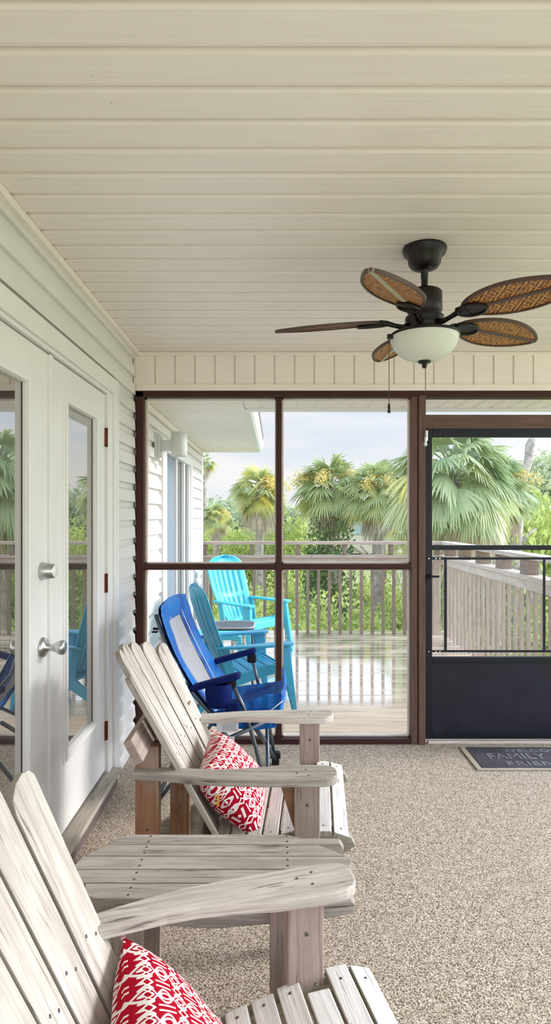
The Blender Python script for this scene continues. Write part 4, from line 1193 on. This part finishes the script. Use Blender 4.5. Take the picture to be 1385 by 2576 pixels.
# ---------------------------------------------------------------- door mat
t = thing('door_mat', 'dark rubber door mat with raised lettering in front of the screen door', 'mat', (1.16, 3.52, 0.0))
b = MB(); b.prism([(0, 0), (.86, 0), (.86, .36), (0, .36)], 0.008, Matrix.Translation((0, 0, 0.009))); b.build('mat_border', M['mat_edge'], t, bevel=0.003)
b = MB(); b.prism([(.035, .022), (.825, .022), (.825, .335), (.035, .335)], 0.006, Matrix.Translation((0, 0, 0.013))); b.build('mat_panel', M['mat_rubber'], t, bevel=0.003)
def text(body, size, x, y, sx=1.0):
    cu = bpy.data.curves.new('t', 'FONT'); cu.body = body; cu.size = size; cu.extrude = 0.0012; cu.align_x = 'LEFT'
    tmp = bpy.data.objects.new('t', cu); C.objects.link(tmp)
    dg = bpy.context.evaluated_depsgraph_get(); me = bpy.data.meshes.new_from_object(tmp.evaluated_get(dg))
    bpy.data.objects.remove(tmp); me.materials.clear(); me.materials.append(M['mat_text'])
    me.transform(Matrix.Diagonal((sx, 1, 1, 1)))
    o = bpy.data.objects.new('lettering', me); C.objects.link(o); o.parent = t; o.location = (x, y, 0.0138); return o
text('WELCOME', 0.055, .24, .252, 1.5); text('FAMILY &', 0.115, .115, .145, 0.95); text('FRIENDS', 0.085, .19, .048, 1.35)
# ---------------------------------------------------------------- landscape
GZ = -3.0
b = MB(); n = 60
vs = []; fs = []
for j in range(n + 1):
    for i in range(n + 1):
        x = -90 + 180 * i / n; y = -30 + 200 * (j / n) ** 1.3
        z = GZ + 0.35 * noise.noise(Vector((x * .06, y * .06, 1))) * min(1, max(0, (y - 9) / 10))
        vs.append((x, y, z))
for j in range(n):
    for i in range(n): a = j * (n + 1) + i; fs.append([a, a + 1, a + n + 2, a + n + 1])
b.add(vs, fs, smooth=True); struct(b.build('ground', M['ground']))
def gz(x, y): return GZ + 0.35 * noise.noise(Vector((x * .06, y * .06, 1))) * min(1, max(0, (y - 9) / 10))

def fan_leaf(b, base, dirv, rad, droop, rnd, nl=20, spread=2.3, fold=0.35, col=None, w=0.030):
    """palmate blade: nl leaflets radiating from base about dirv"""
    d = Vector(dirv).normalized()
    side = d.cross(Vector((0, 0, 1)))
    if side.length < 0.05: side = Vector((1, 0, 0))
    side.normalize(); side = (Matrix.Rotation(rnd.uniform(-0.9, 0.9), 3, d) @ side)
    nrm = side.cross(d).normalized()
    col = rnd.random() if col is None else col
    for k in range(nl):
        a = (k / (nl - 1) - 0.5) * spread
        dr = (d * math.cos(a) + side * math.sin(a) + nrm * (-fold * abs(math.sin(a)) ** 1.5)).normalized()
        L = rad * (0.72 + 0.28 * math.cos(a * 0.8)) * rnd.uniform(0.88, 1.06)
        per = dr.cross(nrm).normalized()
        pts = []
        g = droop * rnd.uniform(0.6, 1.4)
        for q, ww in ((0.02, 0.25), (0.42, 1.0), (0.75, 0.8), (1.0, 0.06)):
            p = Vector(base) + dr * L * q; p.z -= g * L * max(0, q - 0.30) ** 1.7 * 1.7
            pts.append((p, w * ww * rad / 0.7))
        vs = []
        for p, hw in pts: vs += [tuple(p + per * hw), tuple(p - per * hw)]
        c = min(0.99, max(0.01, col + rnd.uniform(-.10, .10)))
        b.add(vs, [[0, 1, 3, 2], [2, 3, 5, 4], [4, 5, 7, 6]], [[(c, 0)] * 4] * 3)

def palm(label, x, y, ztop, R, seed, n=34, leafmat='palm_leaf', nl=20, dead=10, bloom=2, trunk_r=0.15, grp='cabbage palms beyond the deck', lean=0.0, rad=0.66, gold=0.0, low=-0.55, drp=0.30):
    rnd = random.Random(seed)
    g = gz(x, y)
    t = thing('cabbage_palm', label, 'palm tree', (x, y, g), 0, grp)
    h = ztop - g - R * 0.55
    tr = MB(); pts = [(lean * (s / 6) ** 1.5 * h * .1, 0, h * s / 6) for s in range(7)]
    tr.tube(pts, trunk_r, 12, radii=[trunk_r * (1.25 - .3 * s / 6 + 0.04 * rnd.random()) for s in range(7)]); tr.build('trunk', M['trunk'], t)
    top = Vector(pts[-1])
    cr = MB(); dd = MB(); bl = MB()
    def leafset(mb, cnt, e0, e1, matcol, rr, petiole, droop):
        for i in range(cnt):
            az = i * 2.399963 + rnd.uniform(-.3, .3)
            f = (i + .5) / cnt
            el = e0 + (e1 - e0) * f
            d = Vector((math.cos(az) * math.cos(el), math.sin(az) * math.cos(el), math.sin(el)))
            pl = petiole * rnd.uniform(.8, 1.15)
            mid = top + d * pl * .55 + Vector((0, 0, 0.05)); end = top + d * pl; end.z -= 0.10 * pl * (1 + math.cos(el))
            mb.tube([top, mid, end], 0.012 * R, 4, cap=False)
            mb.uv[-8:] = [[(matcol(f), 0)] * 4 for _ in range(8)]
            dl = (end - mid).normalized(); dl.z -= 0.02 + droop * .10
            fan_leaf(mb, end, dl, rr * R, droop, rnd, nl, 2.5, .3, matcol(f))
    leafset(cr, n, 1.45, low, lambda f: min(.98, max(.02, rnd.gauss(0.34 + gold + 0.18 * f, .17))), rad, 0.62 * R, drp)
    cr.build('crown', M[leafmat], t)
    if dead:
        leafset(dd, dead, -0.55, -1.3, lambda f: rnd.random(), 0.50, 0.55 * R, 1.3); dd.build('dead_fronds', M['dead_leaf'], t)
    for k in range(bloom):
        az = rnd.uniform(PI, 2 * PI)
        for q in range(260):
            u = rnd.random(); p = top + Vector((math.cos(az) * R * (.35 + .75 * u), math.sin(az) * R * (.35 + .75 * u), R * (.25 + .55 * u - .7 * u * u))) + Vector([rnd.gauss(0, .10 * R) for _ in range(3)])
            s = .020 * R; v = Vector([rnd.gauss(0, 1) for _ in range(3)]).normalized(); w = v.orthogonal().normalized()
            bl.add([tuple(p + v * s * 2), tuple(p + w * s), tuple(p - v * s * 2), tuple(p - w * s)], [[0, 1, 2, 3]], [[(rnd.random(), 0)] * 4])
    if bloom: bl.build('flower_spray', M['bloom'], t)
    return t
def at(x, y, Y): return ((x - CX) / F * Y, Y, EZ - (y - HY) / F * Y)
def palm_at(label, cx, cy, rpx, Y, seed, **kw):
    X, _, Z = at(cx, cy, Y); R = rpx / F * Y / 1.12
    return palm(label, X, Y, Z + R * 0.9, R, seed, **kw)
palm_at('golden green cabbage palm left of the middle screen post, standing alone against the sky', 652, 1262, 78, 24, 11, n=42, gold=.22, dead=14, bloom=3)
palm_at('bushy cabbage palm with ivy round its trunk, just right of the middle screen post', 830, 1258, 98, 19, 22, n=48, gold=.05, dead=16, bloom=3)
palm_at('green cabbage palm crowded between the ivied palm and the door post', 950, 1268, 92, 18, 33, n=44, gold=.0, dead=12, bloom=2)
palm_at('small cabbage palm with drooping golden fronds at the far left of the palms', 545, 1315, 44, 27, 44, n=30, gold=.12, dead=8, bloom=1)
palm_at('slender fronds of a palm rising above and behind the crowded pair', 960, 1215, 50, 24, 55, n=22, dead=0, bloom=0)
palm_at('large near cabbage palm with long drooping fronds behind the top of the screen door', 1135, 1262, 175, 11, 66, n=48, leafmat='palm_leaf_near', nl=30, dead=4, bloom=0, rad=.58, drp=.5)
palm_at('blue green cabbage palm right of the largest palm', 1245, 1265, 110, 12.5, 77, n=30, leafmat='palm_leaf_near', nl=28, dead=3, bloom=1, rad=.6)
palm_at('low yellow green palm fronds just over the deck railing beside the door post', 1040, 1370, 75, 12, 88, n=22, leafmat='palm_leaf_near', nl=24, dead=2, bloom=0, gold=.25)
palm_at('pale palm partly hidden by the house corner', 512, 1175, 34, 30, 99, n=16, dead=4, bloom=0)

# leafy shrubs and trees: clouds of small leaves with depth, three prototypes
def leaf_cloud(name, mat, seed, n, rx, ry, rz, size, lumps=7, stem=True):
    rnd = random.Random(seed)
    b = MB()
    cs = [Vector((rnd.uniform(-.55, .55) * rx, rnd.uniform(-.55, .55) * ry, rz * (0.25 + .55 * rnd.random()))) for _ in range(lumps)]
    rs = [rnd.uniform(.35, .6) for _ in range(lumps)]
    for q in range(n):
        k = rnd.randrange(lumps)
        d = Vector([rnd.gauss(0, 1) for _ in range(3)]).normalized()
        rr = rs[k] * (0.55 + .5 * rnd.random() ** .5)
        p = cs[k] + Vector((d.x * rx * rr, d.y * ry * rr, d.z * rz * rr * .85))
        if p.z < 0: p.z = abs(p.z) * .5
        s = size * rnd.uniform(.6, 1.3)
        v = (Vector([rnd.gauss(0, 1) for _ in range(3)]) + d * .6 + Vector((0, 0, .5))).normalized(); w = v.orthogonal().normalized()
        w = (Matrix.Rotation(rnd.uniform(0, PI), 3, v) @ w)
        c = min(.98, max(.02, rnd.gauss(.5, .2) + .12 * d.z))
        b.add([tuple(p - v * s), tuple(p + w * s * .45), tuple(p + v * s), tuple(p - w * s * .45)], [[0, 1, 2, 3]], [[(c, 0)] * 4])
    return b
def bush(label, cat, name, mat, seed, n, rx, ry, rz, size, loc, group, lumps=7):
    t = thing(name, label, cat, loc, 0, group)
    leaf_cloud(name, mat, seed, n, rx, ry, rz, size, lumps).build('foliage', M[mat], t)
    s = MB(); rnd = random.Random(seed + 5)
    for k in range(5): s.tube([(0, 0, -.1), (rnd.uniform(-.3, .3) * rx, rnd.uniform(-.3, .3) * ry, rz * .35), (rnd.uniform(-.5, .5) * rx, rnd.uniform(-.5, .5) * ry, rz * .8)], 0.02 * rz, 5)
    s.build('stems', M['trunk'], t)
    return t
rnd = random.Random(5)
GS = 'bright green shrubs below the deck railing'
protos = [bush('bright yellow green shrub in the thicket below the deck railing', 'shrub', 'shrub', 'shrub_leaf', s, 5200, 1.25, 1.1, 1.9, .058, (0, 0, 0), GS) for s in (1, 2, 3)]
spots = []
for r_, Y in enumerate((11.2, 13.4, 16.0, 19.5)):
    nx = (8, 8, 8, 8)[r_]
    for k in range(nx):
        X = (-0.17 + 0.62 * (k + .5) / nx) * Y + rnd.uniform(-.4, .4)
        spots.append((X, Y + rnd.uniform(-.8, .8), (1.22, 1.22, 1.25, 1.2)[r_] * rnd.uniform(.85, 1.12)))
for i, (X, Y, s) in enumerate(spots):
    p = protos[i % 3]
    if i < 3: o = p; o.location = (X, Y, gz(X, Y) - .1); o.scale = (s, s, s); o.rotation_euler = (0, 0, rnd.uniform(0, 6))
    else: dup(p, (X, Y, gz(X, Y) - .1), rnd.uniform(0, 6), p['label'], (s, s, s * rnd.uniform(.85, 1.1)))
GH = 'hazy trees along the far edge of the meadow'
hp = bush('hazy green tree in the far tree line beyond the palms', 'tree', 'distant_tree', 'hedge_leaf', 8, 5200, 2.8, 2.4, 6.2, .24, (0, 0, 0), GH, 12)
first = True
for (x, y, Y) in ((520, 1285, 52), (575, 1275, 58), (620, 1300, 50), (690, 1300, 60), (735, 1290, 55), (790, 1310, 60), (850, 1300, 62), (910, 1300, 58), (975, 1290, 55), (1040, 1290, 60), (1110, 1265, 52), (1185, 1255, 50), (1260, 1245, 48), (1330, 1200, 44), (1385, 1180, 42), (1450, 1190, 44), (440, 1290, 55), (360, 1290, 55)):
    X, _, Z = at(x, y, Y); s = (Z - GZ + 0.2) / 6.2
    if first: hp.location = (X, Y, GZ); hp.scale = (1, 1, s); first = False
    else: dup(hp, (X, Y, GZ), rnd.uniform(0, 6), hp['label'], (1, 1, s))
GM = 'mid green bushes between the palms'
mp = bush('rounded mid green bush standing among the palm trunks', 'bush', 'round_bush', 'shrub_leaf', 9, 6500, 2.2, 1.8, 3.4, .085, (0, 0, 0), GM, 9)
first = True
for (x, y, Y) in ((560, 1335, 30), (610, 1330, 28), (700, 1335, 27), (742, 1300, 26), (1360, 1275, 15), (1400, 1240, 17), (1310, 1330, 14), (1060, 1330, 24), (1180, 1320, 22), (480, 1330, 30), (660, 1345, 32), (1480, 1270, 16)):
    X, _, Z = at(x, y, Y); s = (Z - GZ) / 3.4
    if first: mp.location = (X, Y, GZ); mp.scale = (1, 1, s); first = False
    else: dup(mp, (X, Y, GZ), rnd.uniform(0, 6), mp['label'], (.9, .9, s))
X, _, Z = at(828, 1325, 18.4)
bush('dark green ivy mass wrapped round the trunk of the bushy palm', 'ivy', 'ivy_bush', 'dark_leaf', 12, 5200, .85, .7, Z - GZ, .075, (X, 18.4, GZ), None, 12)
X, _, Z = at(1225, 1170, 16)
bush('leafy tree top standing behind the blue green palm', 'tree', 'leafy_tree', 'hedge_leaf', 14, 4200, 1.6, 1.4, Z - GZ, .13, (X, 17, GZ), None, 11)
# bare snag
X, _, _ = at(1300, 1300, 13.5)
t = thing('dead_tree', 'bare grey broken tree trunk rising at the right behind the screen door', 'dead tree', (X, 13.5, GZ))
def loc(x, y): q = at(x, y, 13.5); return (q[0] - X, 0, q[2] - GZ)
b = MB(); b.tube([(0.1, 0, 0), loc(1295, 1400), loc(1300, 1330), loc(1312, 1260), loc(1318, 1200), loc(1328, 1160), loc(1334, 1120), loc(1342, 1085)], .1, 10, radii=[.16, .13, .12, .09, .075, .09, .11, .03]); b.build('trunk', M['snag'], t)
b = MB(); b.tube([loc(1318, 1205), loc(1300, 1185), loc(1285, 1165)], .03, 7, radii=[.05, .04, .015]); b.build('branch', M['snag'], t)
b = MB(); b.tube([loc(1300, 1390), loc(1325, 1345), loc(1348, 1330)], .03, 7, radii=[.06, .05, .02]); b.build('branch', M['snag'], t)
# neighbour's raised house, mostly behind the palms
t = thing('neighbour_house', 'pale cream raised house half hidden behind the palms', 'house', (0, 0, 0))
Y = 27
def rect(mb, x0, y0, x1, y1, Ya, Yb, mi=0):
    a = at(x0, y0, Ya); c = at(x1, y1, Ya); mb.box(a[0], c[0], Ya, Yb, c[2], a[2])
b = MB(); rect(b, 770, 1292, 1010, 1392, Y, Y + 6); b.build('wall', M['house_wall'], t)
b = MB(); rect(b, 764, 1285, 782, 1500, Y - .3, Y); rect(b, 1000, 1285, 1012, 1500, Y - .3, Y); b.build('corner_post', M['house_trim'], t)
b = MB(); rect(b, 888, 1300, 936, 1344, Y - .06, Y); b.build('teal_window', M['house_teal'], t)
b = MB(); rect(b, 755, 1280, 1020, 1294, Y - .5, Y + 6.5); b.build('roof_edge', M['house_trim'], t)
b = MB(); a = at(880, 1372, Y - .4); c = at(920, 1398, Y - .4); b.tube([a, c], .07, 6); a = at(905, 1372, Y - .4); b.tube([a, (a[0] + .5, a[1], a[2] - .5)], .06, 6); b.build('stair_stringer', M['rail_wood'], t)
# meadow grass
b = MB(); rnd = random.Random(21)
for q in range(15000):
    Y = 9 + 45 * rnd.random() ** 1.3; X = (-.30 + .95 * rnd.random()) * Y; z = gz(X, Y)
    h = rnd.uniform(.25, .75) * (1 + Y / 50); s = .018 * (1 + Y / 14); a = rnd.uniform(0, PI); dx, dy = math.cos(a) * s, math.sin(a) * s; lx, ly = rnd.uniform(-.25, .25), rnd.uniform(-.25, .25)
    b.add([(X - dx, Y - dy, z), (X + dx, Y + dy, z), (X + lx, Y + ly, z + h)], [[0, 1, 2]], [[(rnd.random(), 0)] * 3])
o = b.build('meadow_grass', M['grass']); tag(o, 'tall pale meadow grass between the shrubs and the far trees', 'grass', kind='stuff')

# ---------------------------------------------------------------- world, lights, camera
w = NT('sky_world', world=True)
g = w.n('ShaderNodeTexCoord').outputs['Generated']
sep = w.n('ShaderNodeSeparateXYZ', {0: g}); z = sep.outputs[2]
cl = w.noise(w.mapping(g, (1.5, 1.5, 7.5)), 1.3, 5, 0.55, 0.4)
blue = w.ramp(z, [(0.0, (.95, .955, .97)), (0.05, (.80, .865, .95)), (0.12, (.72, .81, .94)), (0.2, (.80, .87, 1.0)), (0.6, (.60, .75, .98))])
clm = w.ramp(w.math('ADD', cl, w.math('MULTIPLY', w.math('SUBTRACT', 0.12, z), 1.0)), [(0.44, (0, 0, 0)), (0.62, (1, 1, 1))])
sky = w.mix(clm, blue, (.97, .965, .965))
# glow added to the sky out of view, right and above, to fill the porch
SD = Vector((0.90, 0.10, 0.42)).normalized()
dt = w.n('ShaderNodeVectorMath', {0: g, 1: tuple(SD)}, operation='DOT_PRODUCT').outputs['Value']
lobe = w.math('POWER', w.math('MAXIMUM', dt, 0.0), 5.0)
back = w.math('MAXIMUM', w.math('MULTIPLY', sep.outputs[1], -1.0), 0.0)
stren = w.math('ADD', w.math('ADD', w.n('ShaderNodeMapRange', {0: z, 1: 0.175, 2: 0.24, 3: 1.0, 4: 1.75}).outputs[0], w.math('MULTIPLY', lobe, LOBE)), w.math('MULTIPLY', back, BACK))  # sky above and behind the view also brightened, added to light porch and deck
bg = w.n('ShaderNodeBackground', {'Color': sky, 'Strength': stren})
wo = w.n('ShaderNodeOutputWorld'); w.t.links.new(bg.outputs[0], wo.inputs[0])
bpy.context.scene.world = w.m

def sun(name, d, e, ang, col):
    L = bpy.data.lights.new(name, 'SUN'); L.energy = e; L.angle = math.radians(ang); L.color = col
    o = bpy.data.objects.new(name, L); C.objects.link(o)
    o.rotation_euler = Vector(d).to_track_quat('Z', 'Y').to_euler(); return o
sun('veiled_sun', (0.88, 0.16, 0.42), SUN, 14, (1, .975, .945))

cam = bpy.data.cameras.new('camera'); co = bpy.data.objects.new('camera', cam); C.objects.link(co)
co.location = (0, 0, EZ); co.rotation_euler = (PI / 2, 0, 0)
cam.sensor_fit = 'HORIZONTAL'; cam.sensor_width = 36; cam.lens = 36 * F / 1385
cam.shift_y = (HY - 1288) / 1385; cam.shift_x = 0.0
cam.clip_start = 0.02; cam.clip_end = 500
sc = bpy.context.scene
sc.camera = co
sc.view_settings.view_transform = 'Standard'; sc.view_settings.look = 'None'; sc.view_settings.gamma = 1; sc.view_settings.use_curve_mapping = False
sc.view_settings.exposure = EXPO
sc.cycles.max_bounces = 10; sc.cycles.diffuse_bounces = 6; sc.cycles.glossy_bounces = 5; sc.cycles.transparent_max_bounces = 24; sc.cycles.transmission_bounces = 5
sc.cycles.use_denoising = True
sc.cycles.sample_clamp_indirect = 8
